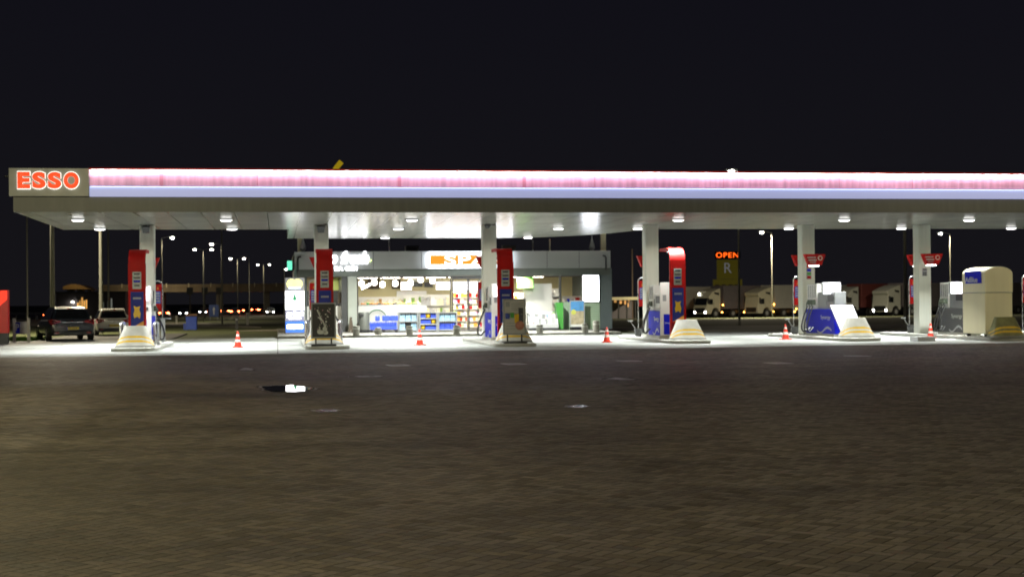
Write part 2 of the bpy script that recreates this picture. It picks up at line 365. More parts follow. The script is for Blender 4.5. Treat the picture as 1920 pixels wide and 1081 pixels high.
# puddles: still water lying in a shallow dip, with a damp rim
M['water'] = mat('puddle_water', (.006, .006, .007), .02, nz=.05, spec=.5)
M['water'].node_tree.nodes['Principled BSDF'].inputs['IOR'].default_value = 1.33
for l in list(M['water'].node_tree.links):
    if l.to_socket.name == 'Roughness': M['water'].node_tree.links.remove(l)
M['water'].node_tree.nodes['Principled BSDF'].inputs['Roughness'].default_value = .012
M['film'] = mat('thin_water_film', (.02, .02, .022), .2, nz=.3, ns=5, bump=.15, bs=12)
M['damp'] = mat('damp_rim', (.05, .05, .052), .36, nz=.35, ns=4, bump=.35, bs=30)
nt = M['damp'].node_tree; L = nt.links.new; out = nt.nodes['Material Output']; pb = nt.nodes['Principled BSDF']
at = _n(nt, 'ShaderNodeAttribute'); at.attribute_name = 'wetness'; tc = _n(nt, 'ShaderNodeTexCoord'); mp = _n(nt, 'ShaderNodeMapping'); mp.inputs['Scale'].default_value = (2.2, 1.1, 1); L(tc.outputs['Object'], mp.inputs[0])
no = _n(nt, 'ShaderNodeTexNoise'); no.inputs['Scale'].default_value = 2.2; no.inputs['Detail'].default_value = 7; no.inputs['Roughness'].default_value = .65; L(mp.outputs[0], no.inputs['Vector'])
ma = _n(nt, 'ShaderNodeMath', operation='MULTIPLY_ADD'); ma.inputs[1].default_value = 1.7; ma.inputs[2].default_value = -1.05; L(no.outputs[0], ma.inputs[0])
sm_ = _n(nt, 'ShaderNodeMath', operation='ADD'); L(at.outputs['Fac'], sm_.inputs[0]); L(ma.outputs[0], sm_.inputs[1])
mr = _n(nt, 'ShaderNodeMapRange'); mr.inputs['From Min'].default_value = .08; mr.inputs['From Max'].default_value = .8; L(sm_.outputs[0], mr.inputs[0])
tr = _n(nt, 'ShaderNodeBsdfTransparent'); ms = _n(nt, 'ShaderNodeMixShader'); L(mr.outputs[0], ms.inputs[0]); L(tr.outputs[0], ms.inputs[1]); L(pb.outputs[0], ms.inputs[2]); L(ms.outputs[0], out.inputs[0])
def puddle(x0, y0, x1, y1, label, seed, rim=1.25, water=True, tilt=0.0, film=False):
    rnd = random.Random(seed); cx, cy = (x0 + x1) / 2, (y0 + y1) / 2; yc = on_z(cx, cy).y
    def ring(k, z):
        out = []
        for i in range(48):
            a = 2 * math.pi * i / 48
            q = 1 + .13 * math.sin(2 * a + seed) + .09 * math.sin(5 * a + 2 * seed) + .06 * math.sin(9 * a + seed) + .05 * math.sin(15 * a + 3 * seed)
            p = on_z(cx + (x1 - x0) / 2 * k * q * math.cos(a), cy + (y1 - y0) / 2 * k * q * math.sin(a), z)
            if tilt and z > .004: p.z = .012 - (p.y - yc) * tilt
            out.append(p)
        return out
    m = MB()
    def bands(ks, vals, z):
        m.mi = 1; R_ = [ring(k_, z) for k_ in ks]; V = [[(m.bm.verts.new(p), v) for p in r] for r, v in zip(R_, vals)]
        for a_, b_ in zip(V, V[1:]):
            for i in range(48): m._f([a_[i][0], a_[(i + 1) % 48][0], b_[(i + 1) % 48][0], b_[i][0]])
        for r in V:
            for vert, v in r: WET.append((vert.co.copy(), v))
    WET = []
    if water:
        m.mi = 0; m.poly(ring(1, .005)); bands((1.0, rim, rim + .25), (1, .7, 0), .0032)
    else:
        bands((.02, .45, .8, 1.25), (.95, .85, .55, 0), .0036)
    o = m.build('puddle', ['film' if film else 'water', 'damp']); att = o.data.attributes.new('wetness', 'FLOAT', 'POINT')
    for i, v_ in enumerate(o.data.vertices):
        att.data[i].value = next((w_ for c_, w_ in WET if (c_ - v_.co).length < 1e-5), 1.0)
    tag(o, label, 'puddle', kind='structure', group='puddles on the paving')
puddle(496, 721, 580, 735.5, 'largest dark puddle mirroring the white lit sign', 1, 1.12, tilt=.0062)
puddle(594, 766.5, 630, 772, 'small shallow grey puddle nearest the camera', 2, 1.4, film=True)
puddle(1062, 759, 1100, 763, 'small pale puddle on the right half of the paving', 4, 1.4, film=True)
puddle(440, 688, 486, 695, 'damp patch in front of the left orange cone', 5, water=False)
puddle(1125, 706, 1200, 713, 'flat damp streak in front of the right hand pumps', 6, water=False)
puddle(650, 703, 730, 707, 'long faint damp streak behind the largest puddle', 8, water=False)

for k, (px, py) in enumerate([(746, 684.5), (963, 682), (1179, 676.5), (1459, 680.5), (1607, 667)]):
    p = on_z(px, py); t = thing('drain_cover', 'flat steel drain cover in the dark paving, %s from the left' % ORD[k], 'drain cover', (p.x, p.y, 0), R(8), 'drain covers in the paving')
    box('cover_plate', 'dark', t, -.2, .2, -.32, .32, .0, .005)
    f = MB()
    for a in ((-.24, -.2, -.38, .38), (.2, .24, -.38, .38), (-.2, .2, -.38, -.32), (-.2, .2, .32, .38)): f.box(*a, 0, .006)
    f.build('rim_frame', 'lightgrey', t)

# short grass on the near verge at the left
rnd = random.Random(3); g = MB()
vx0, vx1 = X(-40, 68), X(66, 68)
for i in range(16000):
    x = rnd.uniform(vx0 - 3, vx1); y = rnd.uniform(66.2, 73)
    e = on_z(0, 641.5).lerp(on_z(57, 636.5), .5)
    h = rnd.uniform(.05, .2) * (1.4 if rnd.random() < .1 else 1); a = rnd.uniform(0, 6.28); wd = .012
    lx, ly = rnd.gauss(0, .05), rnd.gauss(0, .05)
    if y < 67.05 + .3 * math.sin(x * 1.3): continue
    g.poly([(x - wd * math.cos(a), y - wd * math.sin(a), -.05), (x + wd * math.cos(a), y + wd * math.sin(a), -.05), (x + lx, y + ly, -.05 + h)])
tag(g.build('grass', 'blade'), 'bright short grass on the verge under the red price sign', 'grass', kind='stuff')

# ================================================================== CANOPY
def soffit_material():
    m = bpy.data.materials.new('soffit_panels'); m.use_nodes = True; nt = m.node_tree; L = nt.links.new; b = nt.nodes['Principled BSDF']
    tc = _n(nt, 'ShaderNodeTexCoord'); sp = _n(nt, 'ShaderNodeSeparateXYZ'); L(tc.outputs['Object'], sp.inputs[0])
    def seam(axis, pitch, off, wd):
        a = _n(nt, 'ShaderNodeMath', operation='ADD'); a.inputs[1].default_value = off; L(sp.outputs[axis], a.inputs[0])
        mo = _n(nt, 'ShaderNodeMath', operation='PINGPONG'); mo.inputs[1].default_value = pitch / 2; L(a.outputs[0], mo.inputs[0])
        lt = _n(nt, 'ShaderNodeMath', operation='LESS_THAN'); lt.inputs[1].default_value = wd; L(mo.outputs[0], lt.inputs[0]); return lt
    s1 = seam(0, 1.08, .3, .016); s2 = seam(1, 7.9, -2.1, .03)
    mxm = _n(nt, 'ShaderNodeMath', operation='MAXIMUM'); L(s1.outputs[0], mxm.inputs[0]); L(s2.outputs[0], mxm.inputs[1])
    no = _n(nt, 'ShaderNodeTexNoise'); no.inputs['Scale'].default_value = .5; no.inputs['Detail'].default_value = 5; L(tc.outputs['Object'], no.inputs['Vector'])
    cr = _n(nt, 'ShaderNodeValToRGB'); e = cr.color_ramp.elements; e[0].position = .3; e[0].color = (.36, .365, .34, 1); e[1].position = .7; e[1].color = (.45, .45, .42, 1); L(no.outputs[0], cr.inputs[0])
    mx = _n(nt, 'ShaderNodeMix', data_type='RGBA'); mx.inputs[7].default_value = (.04, .04, .04, 1); L(mxm.outputs[0], mx.inputs[0]); L(cr.outputs[0], mx.inputs[6]); L(mx.outputs[2], b.inputs['Base Color'])
    b.inputs['Roughness'].default_value = .2; b.inputs['Specular IOR Level'].default_value = .45
    n2 = _n(nt, 'ShaderNodeTexNoise'); n2.inputs['Scale'].default_value = 1.1; n2.inputs['Detail'].default_value = 2; L(tc.outputs['Object'], n2.inputs['Vector'])
    bp = _n(nt, 'ShaderNodeBump'); bp.inputs['Strength'].default_value = .12; bp.inputs['Distance'].default_value = .03; L(n2.outputs[0], bp.inputs['Height']); L(bp.outputs[0], b.inputs['Normal'])
    return m
M['soffit'] = soffit_material()
M['fascia_red'] = mat('red_fascia_panel', (.64, .34, .53), .45, nz=.26, ns=1.1, streak=True)
M['led'] = glow('white_led_strip', (1, .97, .98), 60)
M['band'] = mat('lavender_light_band', (.42, .46, .74), .45, emit=(.42, .46, .82), es=.58, nz=.1, ns=.5)
M['sign_red'] = glow('lit_red_letter', (1, .075, .02), 1.25)
M['sign_halo'] = glow('white_letter_edge', (1, .93, .82), 1.5)
M['roofing'] = mat('roof_sheet', (.08, .08, .085), .7)

nt = M['led'].node_tree; tc = _n(nt, 'ShaderNodeTexCoord'); mp = _n(nt, 'ShaderNodeMapping'); mp.inputs['Scale'].default_value = (.42, 0, 0)
vo = _n(nt, 'ShaderNodeTexVoronoi'); vo.voronoi_dimensions = '1D'; vo.inputs['Scale'].default_value = .45; sp = _n(nt, 'ShaderNodeSeparateXYZ')
nt.links.new(tc.outputs['Object'], sp.inputs[0]); nt.links.new(sp.outputs[0], vo.inputs['W'])
mr = _n(nt, 'ShaderNodeMapRange'); mr.inputs['To Min'].default_value = 34; mr.inputs['To Max'].default_value = 76; nt.links.new(vo.outputs['Color'], mr.inputs[0])
nt.links.new(mr.outputs[0], nt.nodes['Principled BSDF'].inputs['Emission Strength'])      # modules of the light strip have aged unevenly
can = thing('canopy', 'long lit filling station canopy with pink and white fascia over the pumps', 'canopy', (0, YF, 0))
def P3(x, y, z): return (x, y - YF, z)
XL, XR = X(25, YF, 398), 46.0
XLB = X(118, YB, 429)
ea, eb = X(541, YB, 430), X(1205, YB, 430)
arc = []
for k in range(9):
    a = R(90) * k / 8
    arc.append((eb - 5.5 + 5.5 * math.cos(a) * 1.0, YX - 8.5 + 8.5 * math.sin(a)))
plan = [(XL, YF + .12), (XR, YF + .12), (XR, YB)] + [(x, y) for x, y in arc] + [(ea, YX), (ea, YB), (XLB, YB)]
sm = MB().prism([P3(x, y, ZS) for x, y in plan], (0, 0, .14)); sof = sm.build('soffit', 'soffit', can)
MB().prism([P3(x, y, ZS + .144) for x, y in plan], (0, 0, .9)).build('roof_deck', 'roofing', can)
box('beam', 'beam', can, XL, XR, 0, .116, ZS - .006, 5.08)
box('end_beam', 'beam', can, XL - .004, XL + .1, .118, 1.2, ZS - .003, 5.06)
xs0 = X(168, YF, 340); xsl = X(18, YF, 340)
sg = box('sign_panel', 'fascia_grey', can, xsl, xs0, -.16, -.02, 5.084, 5.99, .01)
# lettering with a lit white edge standing just behind the red face
hx = (X(33, YF, 340) + X(152, YF, 340)) / 2; hw = X(152, YF, 340) - X(33, YF, 340); hz = Zat(92, 339, YF)
x = hx - hw / 2
for ch, wd in zip('ESSO', (.92, .98, .98, 1.12)):
    wd *= hw / 4.0
    h_ = text(ch, wd * .92, .585, 'sign_halo', sg, (x + wd / 2, -.165, hz), name='letter', ext=.05, bold=.06)
    text(ch, wd * .86, .53, 'sign_red', h_, (0, 0, .055), rot=(0, 0, 0), name='letter_face', ext=.02, bold=.055)
    x += wd
# recessed red panel washed by a light strip hidden under the top lip
zr0, zr1 = Zat(960, 353, YF), Zat(960, 321.5, YF)
box('fascia_panel', 'fascia_red', can, xs0 + .004, XR, -.03, -.004, zr0 + .03, zr1 - .006)
box('light_band', 'band', can, xs0 + .004, XR, -.07, -.006, 5.086, zr0 + .026)
box('band_lip', 'beam', can, xs0 + .004, XR, -.125, -.071, zr0 + .008, zr0 + .020)
M['led_blue'] = glow('blue_white_led_strip', (.55, .66, 1), 3.0)
box('light_strip', 'led_blue', can, xs0 + .02, XR, -.105, -.08, zr0 - .008, zr0 + .006)
box('top_lip', 'red', can, xs0 + .004, XR, -.2, -.004, zr1, zr1 + .035)
box('light_strip', 'led', can, xs0 + .02, XR, -.155, -.115, zr1 - .026, zr1 - .004)
box('lip_edge', 'red', can, xs0 + .004, XR, -.2, -.185, zr1 - .03, zr1 - .001)
rj = random.Random(5); xx = xs0 + 2.2
M['joint'] = mat('fascia_joint', (.55, .2, .32), .5)
while xx < XR:
    box('joint_strip', 'joint', can, xx, xx + rj.choice((.02, .03, .12)), -.035, -.031, zr0 + .03, zr1 - .03); xx += rj.uniform(2.4, 5.2)
for cx in CX:
    c = box('column', 'column', can, cx - .27, cx + .27, YC - YF - .27, YC - YF + .27, .12, ZS - .003, .03)
# downlights: a flush drum with a glowing cover, set in three rows
lamps = [(('front', 411), [146, 424, 772, 1030, 1272, 1583, 1817, 2010]), (('middle', 427), [187, 435, 747, 1047, 1196, 1479, 1690, 1896]), (('back', 443), [722, 990])]
LY = {'front': 52.0, 'middle': 58.2, 'back': 66.4}
for (row, py), pxs in lamps:
    for k, px in enumerate(pxs):
        if px == 1030: continue
        y = LY[row]; x = X(px, y, py)
        kk = len([q for q in pxs[:k] if q != 1030])
        t = thing('downlight', 'glowing white downlight in the %s row of the canopy ceiling, %s from the left' % (row, ORD[kk]), 'downlight', (x, y, ZS), 0, 'downlights under the canopy')
        MB().lathe([(.24, 0), (.24, -.03), (.22, -.045), (.02, -.045)], n=20).build('housing', 'lightgrey', t, smooth=True)
        MB().lathe([(.205, -.046), (.195, -.065), (.16, -.085), (.02, -.088)], n=20).build('cover', 'lamp', t, smooth=True)
        area(t, (0, 0, -.16), .36, 400 if row != 'back' else 1350, (.97, 1, .95) if row != 'back' else (.98, 1, .92), 114 if row != 'back' else 158)

# ================================================================== PUMP ISLANDS
PLACE = ['at the far left of the row', 'second from the left, behind the black poster board', 'third from the left, beside the shop door', 'just right of the shop', 'second from the right, with the tilted white board', 'beside the cream cabinet']
ISL = 0.12
def rounded(x0, x1, y0, y1, r, n=6):
    out = []
    for cx, cy, a0 in ((x1 - r, y1 - r, 0), (x0 + r, y1 - r, 90), (x0 + r, y0 + r, 180), (x1 - r, y0 + r, 270)):
        for k in range(n + 1):
            a = R(a0 + 90 * k / n); out.append((cx + r * math.cos(a), cy + r * math.sin(a)))
    return out
for i in range(6):
    y0 = 49.6 if i in (1, 2) else (48.4 if i == 5 else 50.2)
    MB().prism([(x, y, 0) for x, y in rounded(-.78, .78, y0 - YC, 2.9, .5)], (0, 0, ISL)).build('pump_island', 'kerb', None, (CX[i], YC, 0), bevel=.025)
    tag(bpy.context.scene.objects[-1] if False else [o for o in COL.objects if o.name.startswith('pump_island')][-1], 'low grey concrete pump island ' + PLACE[i], 'pump island', 'pump islands')

# ---- red spine with a hooked top
M['price'] = mat('price_card', (.30, .32, .30), .45, nz=.3, ns=9)
def poster_mat():
    m = mat('spine_poster', (.022, .03, .17), .5, nz=.1, spec=.1)
    return m
M['poster'] = poster_mat()
def make_spine():
    t = thing('pump_spine', '', 'pump spine', group='red spines over the pump islands')
    n = 10; r = .5; zt = 3.42; wd = .29
    prof = [(0, .1), (0, zt - r)] + [(r - r * math.cos(R(90) * k / n), zt - r + r * math.sin(R(90) * k / n)) for k in range(1, n + 1)] + [(1.5, zt)]
    inner = [(y + .1 if k < 2 else y, z) for k, (y, z) in enumerate(prof)]
    th = .11; inner = []
    for k, (y, z) in enumerate(prof):
        a = prof[max(k - 1, 0)]; b = prof[min(k + 1, len(prof) - 1)]
        d = Vector((b[0] - a[0], b[1] - a[1])).normalized(); inner.append((y + th * d.y, z - th * d.x))
    m = MB(); ring = [(-wd, y, z) for y, z in prof] + [(-wd, y, z) for y, z in inner[::-1]]
    # strip by strip so that the curved outline stays clean
    for k in range(len(prof) - 1):
        a, b, c, d = prof[k], prof[k + 1], inner[k + 1], inner[k]
        for s_ in (-wd, wd): m.poly([(s_, *a), (s_, *b), (s_, *c), (s_, *d)])
        m.poly([(-wd, *a), (wd, *a), (wd, *b), (-wd, *b)])
        m.poly([(-wd, *d), (wd, *d), (wd, *c), (-wd, *c)])
    for e_ in (0, -1): m.poly([(-wd, *prof[e_]), (wd, *prof[e_]), (wd, *inner[e_]), (-wd, *inner[e_])])
    bmesh.ops.remove_doubles(m.bm, verts=m.bm.verts, dist=.0005)
    m.build('spine_panel', 'red', t, smooth=True)
    box('edge_trim', 'red', t, -wd - .012, -wd + .02, -.012, .1, .1, 2.9); box('edge_trim', 'red', t, wd - .02, wd + .012, -.012, .1, .1, 2.9)
    box('lower_panel', 'deepred', t, -wd + .022, wd - .022, -.014, -.001, .1, .62)
    pc = box('price_card', 'price', t, -.155, .145, -.02, -.001, 2.02, 2.62, .006)
    rws = MB()
    for k, wdt in enumerate((.20, .22, .2, .18)):
        rws.box(-wdt / 2 - .005, wdt / 2 - .005, -.026, -.021, 2.52 - k * .135, 2.575 - k * .135)
    rws.build('price_row', 'ink', pc)
    box('price_band', 'blue', pc, -.12, .11, -.028, -.021, 2.26, 2.32)
    box('light_tube', 'tube', t, -.22, .22, .55, .62, zt - th - .05, zt - th - .004)
    area(t, (0, .75, zt - th - .08), .4, 38, (1, .98, .95), 170, rot=(R(25), 0, 0))
    po = box('poster', 'poster', t, -.22, .22, -.018, -.001, .66, 1.92, .006)
    box('caption_strip', 'grey', po, -.14, .14, -.022, -.019, 1.66, 1.73)
    MB().prism([(-.22, -.021, .662), (.22, -.021, .662), (.22, -.021, .9), (.12, -.021, .85), (-.02, -.021, .76), (-.16, -.021, .68)], (0, .002, 0)).build('orange_swoosh', 'orange', po)
    MB().prism([(x, -.021, z) for x, z in ((-.10, 1.0), (.0, 1.06), (.09, .98), (.12, 1.16), (.07, 1.3), (.11, 1.42), (-.02, 1.38), (-.12, 1.44), (-.09, 1.28), (-.13, 1.14))], (0, .0015, 0)).build('printed_figure', 'yellow', po)
    return t
# ---- white guard with two yellow arcs
M['guard'] = mat('guard_paint', (.46, .455, .42), .5, nz=.16, ns=3, bump=.15)
M['guard_unlit'] = mat('unlit_guard_paint', (.17, .17, .07), .6, nz=.35, ns=3, bump=.25)  # guard paint darkened to yellow green, its unlit look put into the colour
M['guard_base'] = mat('guard_base', (.18, .18, .16), .7, nz=.2)
def make_guard(paint):
    t = thing('impact_guard', '', 'guard', group='striped guards at the ends of the pump islands')
    NU, NV = 36, 40; m = MB(); vs = []
    for j in range(NV + 1):
        v = j / NV; row = []
        hw = .70 - .34 * v ** .9; dp = .62 - .36 * v ** .85
        for k in range(NU + 1):
            u = -1 + 2 * k / NU; a = u * R(90)
            e = .55
            x = hw * math.copysign(abs(math.sin(a)) ** e, u) if u else 0
            y = -dp * abs(math.cos(a)) ** e
            row.append(m.bm.verts.new((x, y, .74 * v)))
        vs.append(row)
    for j in range(NV):
        for k in range(NU):
            u = -1 + 2 * (k + .5) / NU; v = (j + .5) / NV
            arcv = .13 * (1 - u * u * 2.2)
            q = v - arcv
            m.mi = 2 if v < .09 else (1 if (.13 < q < .215 or .33 < q < .415) and v > .1 else 0)
            m._f([vs[j][k], vs[j][k + 1], vs[j + 1][k + 1], vs[j + 1][k]])
    m.mi = 0; m._f([vs[NV][k] for k in range(NU + 1)])
    m._f([vs[j][0] for j in range(NV + 1)] + [vs[j][NU] for j in range(NV, -1, -1)])
    b = m.build('guard_shell', [paint, 'yellow', 'guard_base'], t, smooth=True)
    box('base_plate', 'steel', t, -.66, .66, -.1, .06, .0, .02)
    return t
# ---- fuel dispenser: nozzle column, hoses, cabinet, head
M['hose'] = mat('black_hose', (.012, .012, .012), .35)
M['nozzle'] = mat('green_nozzle', (.035, .045, .03), .45)
M['pumpwhite'] = mat('pump_white', (.60, .60, .58), .35, nz=.05)
def make_pump(L, side, cab, head, small_screen):
    """front end at y=0, runs back to y=L; side = -1 shows nozzles on -x, +1 on +x, both get them"""
    t = thing('fuel_pump', '', 'fuel pump', group='fuel pumps under the canopy')
    box('plinth', 'kerb', t, -.34, .34, -.04, L + .04, 0, .1)
    c = box('cabinet', cab, t, -.30, .30, .0, L, .10, 1.05, .02)
    u = MB().box(-.23, .23, .12, L * .62, 1.05, 1.72).build('head', head, t, bevel=.02)
    for sx in (-1, 1):
        d = box('display', 'black', u, *sorted((sx * .23, sx * .237)), .25, .85, 1.34, 1.62)
        box('keypad', 'grey', u, *sorted((sx * .23, sx * .24)), .95, 1.15, 1.2, 1.5)
    tw = box('nozzle_tower', 'pumpwhite', t, -.26, .26, L * .64, L * .98, 1.05, 2.05, .02)
    s = MB()
    for k in range(4):
        y = L * .66 + (k + .5) * L * .30 / 4
        for sx in (-1, 1): s.box(*sorted((sx * .26, sx * .266)), y - .025, y + .025, 1.5, 1.98)
    s.build('hose_slot', 'dark', tw)
    for sx in (-1, 1):
        for k in range(3 if L > 2 else 2):
            y = L * .67 + k * L * .28 / 3 + .06
            nz = MB(); nz.box(*sorted((sx * .27, sx * .37)), y - .03, y + .03, 1.22, 1.42); nz.tube([(sx * .33, y, 1.40), (sx * .40, y, 1.30), (sx * .42, y, 1.16)], .022)
            nb = nz.build('nozzle', 'nozzle', t)
            pts = []
            for q in range(13):
                w_ = q / 12
                pts.append((sx * (.36 + .30 * math.sin(w_ * 3.14)), y - .12 * math.sin(w_ * 3.14) + (.02 * k), 1.18 - 1.02 * math.sin(min(1, w_ * 1.25) * 1.5708) if w_ < .8 else .16 + (w_ - .8) * .9))
            MB().tube(pts, .027, 6).build('hose', 'hose', nb)
    lm = cab
    for sx in (-1, 1):
        text('Synergy', min(1.0, L * .4), .2, 'white', c, (sx * .303, L * .30, .72), rot=(R(90), 0, R(90 * sx)), ext=.004)
        sw = MB(); sw.prism([(sx * .303, L * .1 + q * L * .5, .2 + .1 * math.sin(q * 6)) for q in [k / 8 for k in range(9)]] + [(sx * .303, L * .1 + q * L * .5, .27 + .12 * math.sin(q * 6)) for q in [k / 8 for k in range(8, -1, -1)]], (sx * .003, 0, 0))
        sw.build('wave_stripe', 'lightgrey', c)
    return t
def end_cap(t, dark=False):
    e = box('end_cap', 'pumpwhite' if not dark else 'grey', t, -.30, .30, -.07, -.004, .1, 2.14, .02)
    p = box('end_panel', 'blue' if not dark else 'dark', e, -.17, .13, -.078, -.071, .14, .92)
    text('Synergy', .22, .09, 'white', p, (-.02, -.079, .58), ext=.003)
    box('notice', 'grey', e, -.2, -.06, -.076, -.071, 1.42, 1.66)
    box('card_reader', 'dark', e, .1, .19, -.1, -.071, 1.26, 1.38, .01)
    return e
def screen_box(t, x0, x1, z0, z1, y):
    s = box('advert_screen', 'lightgrey', t, x0 - .02, x1 + .02, y, y + .16, z0 - .02, z1 + .02, .01)
    box('lit_face', 'screen', s, x0, x1, y - .006, y - .001, z0, z1)
# ---- trapezoid pump-number heads
def make_head():
    t = thing('number_sign', '', 'pump sign', group='red wedge signs on the canopy columns')
    b = MB().prism([(-.44, -.12, .44), (.44, -.12, .44), (.26, -.12, 0), (-.26, -.12, 0)], (0, .24, 0)).build('sign_body', 'red', t, bevel=.01)
    MB().cyl((.2, -.127, .28), (.2, -.121, .28), .10, n=20).build('emblem_disc', 'white', b)
    r = MB(); r.cyl((.2, -.131, .28), (.2, -.128, .28), .06, n=16); r.build('emblem_mark', 'red', b)
    l = MB(); l.box(-.34, .02, -.124, -.1205, .28, .33); l.box(-.30, .06, -.124, -.1205, .17, .23); l.box(-.24, .02, -.124, -.1205, .09, .12)
    l.build('text_row', 'paper', b)
    box('light_tube', 'tube', t, -.24, .16, -.07, -.01, -.055, -.006)
    box('arm', 'grey', t, -.06, .06, .121, .139, .25, .33)
    return t
# ---- slim red service sign in a bent steel frame
def make_service():
    t = thing('service_sign', '', 'service sign', group='slim red signs beside the columns')
    fr = MB()
    for s in (-1, 1): fr.cyl((s * .17, 0, 0), (s * .17, 0, 2.22), .022, n=10)
    fr.tube([(.17 * math.cos(R(180 - 18 * k)), 0, 2.22 + .17 * math.sin(R(18 * k))) for k in range(11)], .022)
    fr.build('post_frame', 'steel', t, smooth=True)
    p = box('panel', 'red', t, -.148, .148, -.02, .02, 1.2, 2.26)
    q = box('blue_notice', 'poster_blue', p, -.11, .11, -.026, -.021, 1.5, 1.98)
    l = MB()
    for k in range(4): l.box(-.08, .06 + .02 * (k % 2), -.03, -.0265, 1.88 - k * .1, 1.92 - k * .1)
    l.build('text_row', 'paper', q)
    MB().prism([(-.03, -.024, 2.05), (.04, -.024, 2.05), (.005, -.024, 2.18)], (0, .003, 0)).build('flame_mark', 'orange', p)
    return t

spine0, guard0, guardD = make_spine(), make_guard('guard'), None
head0, serv0 = make_head(), make_service()
sp = ['red hooked spine at the far left of the station', 'red spine standing behind the black poster board', 'red spine standing behind the grey poster board', 'red hooked spine with a glowing top right of the shop']
spx = [257, 609, 948, 1271]
for i in range(4):
    loc = (X(spx[i], 51.9, 540), 51.9, ISL)
    if i == 0: spine0.location = loc; spine0['label'] = sp[0]
    else: copy_tree(spine0, sp[i], loc)
gx = [254, 607, 962, 1287, 1603, 1882]
gl = ['white striped guard at the foot of the leftmost red spine', 'white striped guard behind the black poster board', 'white striped guard behind the grey poster board',
      'white striped guard right of the white pump with many hoses', 'white striped guard in front of the tilted white board', 'shade tinted yellow green striped guard in front of the cream cabinet']
for i in range(6):
    y = 48.95 if i == 5 else 51.35
    loc = (X(gx[i], y, 620), y, ISL)
    if i == 0: guard0.location = loc; guard0['label'] = gl[0]
    elif i == 5: g = make_guard('guard_unlit'); g.location = loc; g['label'] = gl[5]
    else: copy_tree(guard0, gl[i], loc)
hl = ['on the leftmost column', 'on the column behind the black poster board', 'on the column left of the grey poster board', 'on the column just right of the shop', 'on the second full column from the right', 'on the column left of the cream cabinet']
first = True
for i in range(6):
    for nm, dy, rz in (('front', -.9, 0), ('rear', .41, math.pi)):
        lb = 'red wedge sign, %s side of %s' % (nm, hl[i].replace('on the', 'the', 1))
        if nm == 'front' and i < 4: continue
        loc = (CX[i] + (0 if nm == 'front' else -.02), YC + dy, 2.93)
        if first: head0.location = loc; head0['label'] = lb; first = False
        else: h_ = copy_tree(head0, lb, loc, rz)
        if nm == 'front': box('arm', 'grey', h_, -.05, .05, .122, .628, .16, .24)
sx = [296, 588, 904, 1204, 1495, 1712, 1924]
sl = ['slim service sign right of the leftmost column', 'slim red service sign left of the column behind the black board', 'slim red service sign in front of the shop door', 'slim red service sign right of the shop end',
      'slim red service sign left of the pump with tilted board', 'slim red service sign left of the column by the cream cabinet', 'slim red service sign cut off at the right picture edge']
for i in range(7):
    loc = (X(sx[i], 57.7, 560), 57.7, ISL)
    if i == 0: serv0.location = loc; serv0['label'] = sl[0]
    else: copy_tree(serv0, sl[i], loc)
tag(MB().prism([(x, y, 0) for x, y in rounded(-.78, .78, -6, 2.9, .5)], (0, 0, ISL)).build('pump_island', 'kerb', None, (CX[6], YC, 0), bevel=.025), 'low grey concrete pump island at the right picture edge', 'pump island', 'pump islands')

pl = ['blue and white fuel pump behind the leftmost red spine', 'blue and white fuel pump hidden behind the black poster board', 'blue and white fuel pump left of the grey poster board', 'tall white fuel pump with bundled black hoses right of the shop',
      'blue fuel pump with a lit white screen beside the tilted board', 'dark grey fuel pump with a lit white screen by the cream cabinet']
p_small = make_pump(1.75, -1, 'blue', 'pumpwhite', False); end_cap(p_small)
for i in range(4):
    loc = (CX[i] + .03, 53.75, ISL)
    if i == 0: p_small.location = loc; p_small['label'] = pl[0]
    else: copy_tree(p_small, pl[i], loc)
p5 = make_pump(3.0, -1, 'blue', 'grey', True); p5.location = (CX[4] + .02, 52.45, ISL); p5['label'] = pl[4]
y5 = 53.0; screen_box(p5, X(1544, y5) - CX[4] - .02, X(1576, y5) - CX[4] - .02, Zat(1560, 551, y5) - ISL, Zat(1560, 530, y5) - ISL, y5 - 52.45)
p6 = make_pump(2.2, -1, 'dark', 'grey', True); p6.location = (CX[5] + .10, 52.0, ISL); p6['label'] = pl[5]; end_cap(p6, True)
y6 = 52.2; screen_box(p6, X(1783, y6) - CX[5] - .1, X(1804, y6) - CX[5] - .1, Zat(1793, 550, y6) - ISL, Zat(1793, 529, y6) - ISL, y6 - 52.0)
# lit end screen of the leftmost pump and a light on the third
for i, (pa, pb, qa, qb) in ((0, (270, 277, 541, 563)), (2, (927, 936, 536, 556))):
    y = 53.6; q = [o for o in COL.objects if o.name.startswith('fuel_pump')][i]
    cx0 = CX[i] + .03
    b = box('lit_screen', 'screen', q, X(pa, y) - cx0, X(pb, y) - cx0, -.16, -.09, Zat(pa, qb, y) - ISL, Zat(pa, qa, y) - ISL)
# price card on the fifth column, notice on the sixth
y = YC - .285
for i, (a, b, c_, d, lb) in ((4, (1512, 1521, 496, 523, 'narrow coloured price card on the column above the tilted board')), (5, (1729, 1738, 503, 517, 'small grey notice on the column beside the cream cabinet'))):
    t = thing('notice_card', lb, 'notice', (X((a + b) / 2, y, (c_ + d) / 2), y, Zat(a, d, y)))
    hw, hh = (X(b, y) - X(a, y)) / 2, Zat(a, c_, y) - Zat(a, d, y)
    pn = box('card', 'paper' if i == 4 else 'lightgrey', t, -hw, hw, -.02, .013, 0, hh)
    cols = ['red', 'green', 'blue', 'red'] if i == 4 else ['dark', 'dark', 'grey', 'dark']
    for k, cc in enumerate(cols): box('printed_row', cc, pn, -hw + .02, hw - .02, -.024, -.021, hh * (k + .12) / 4, hh * (k + .85) / 4)

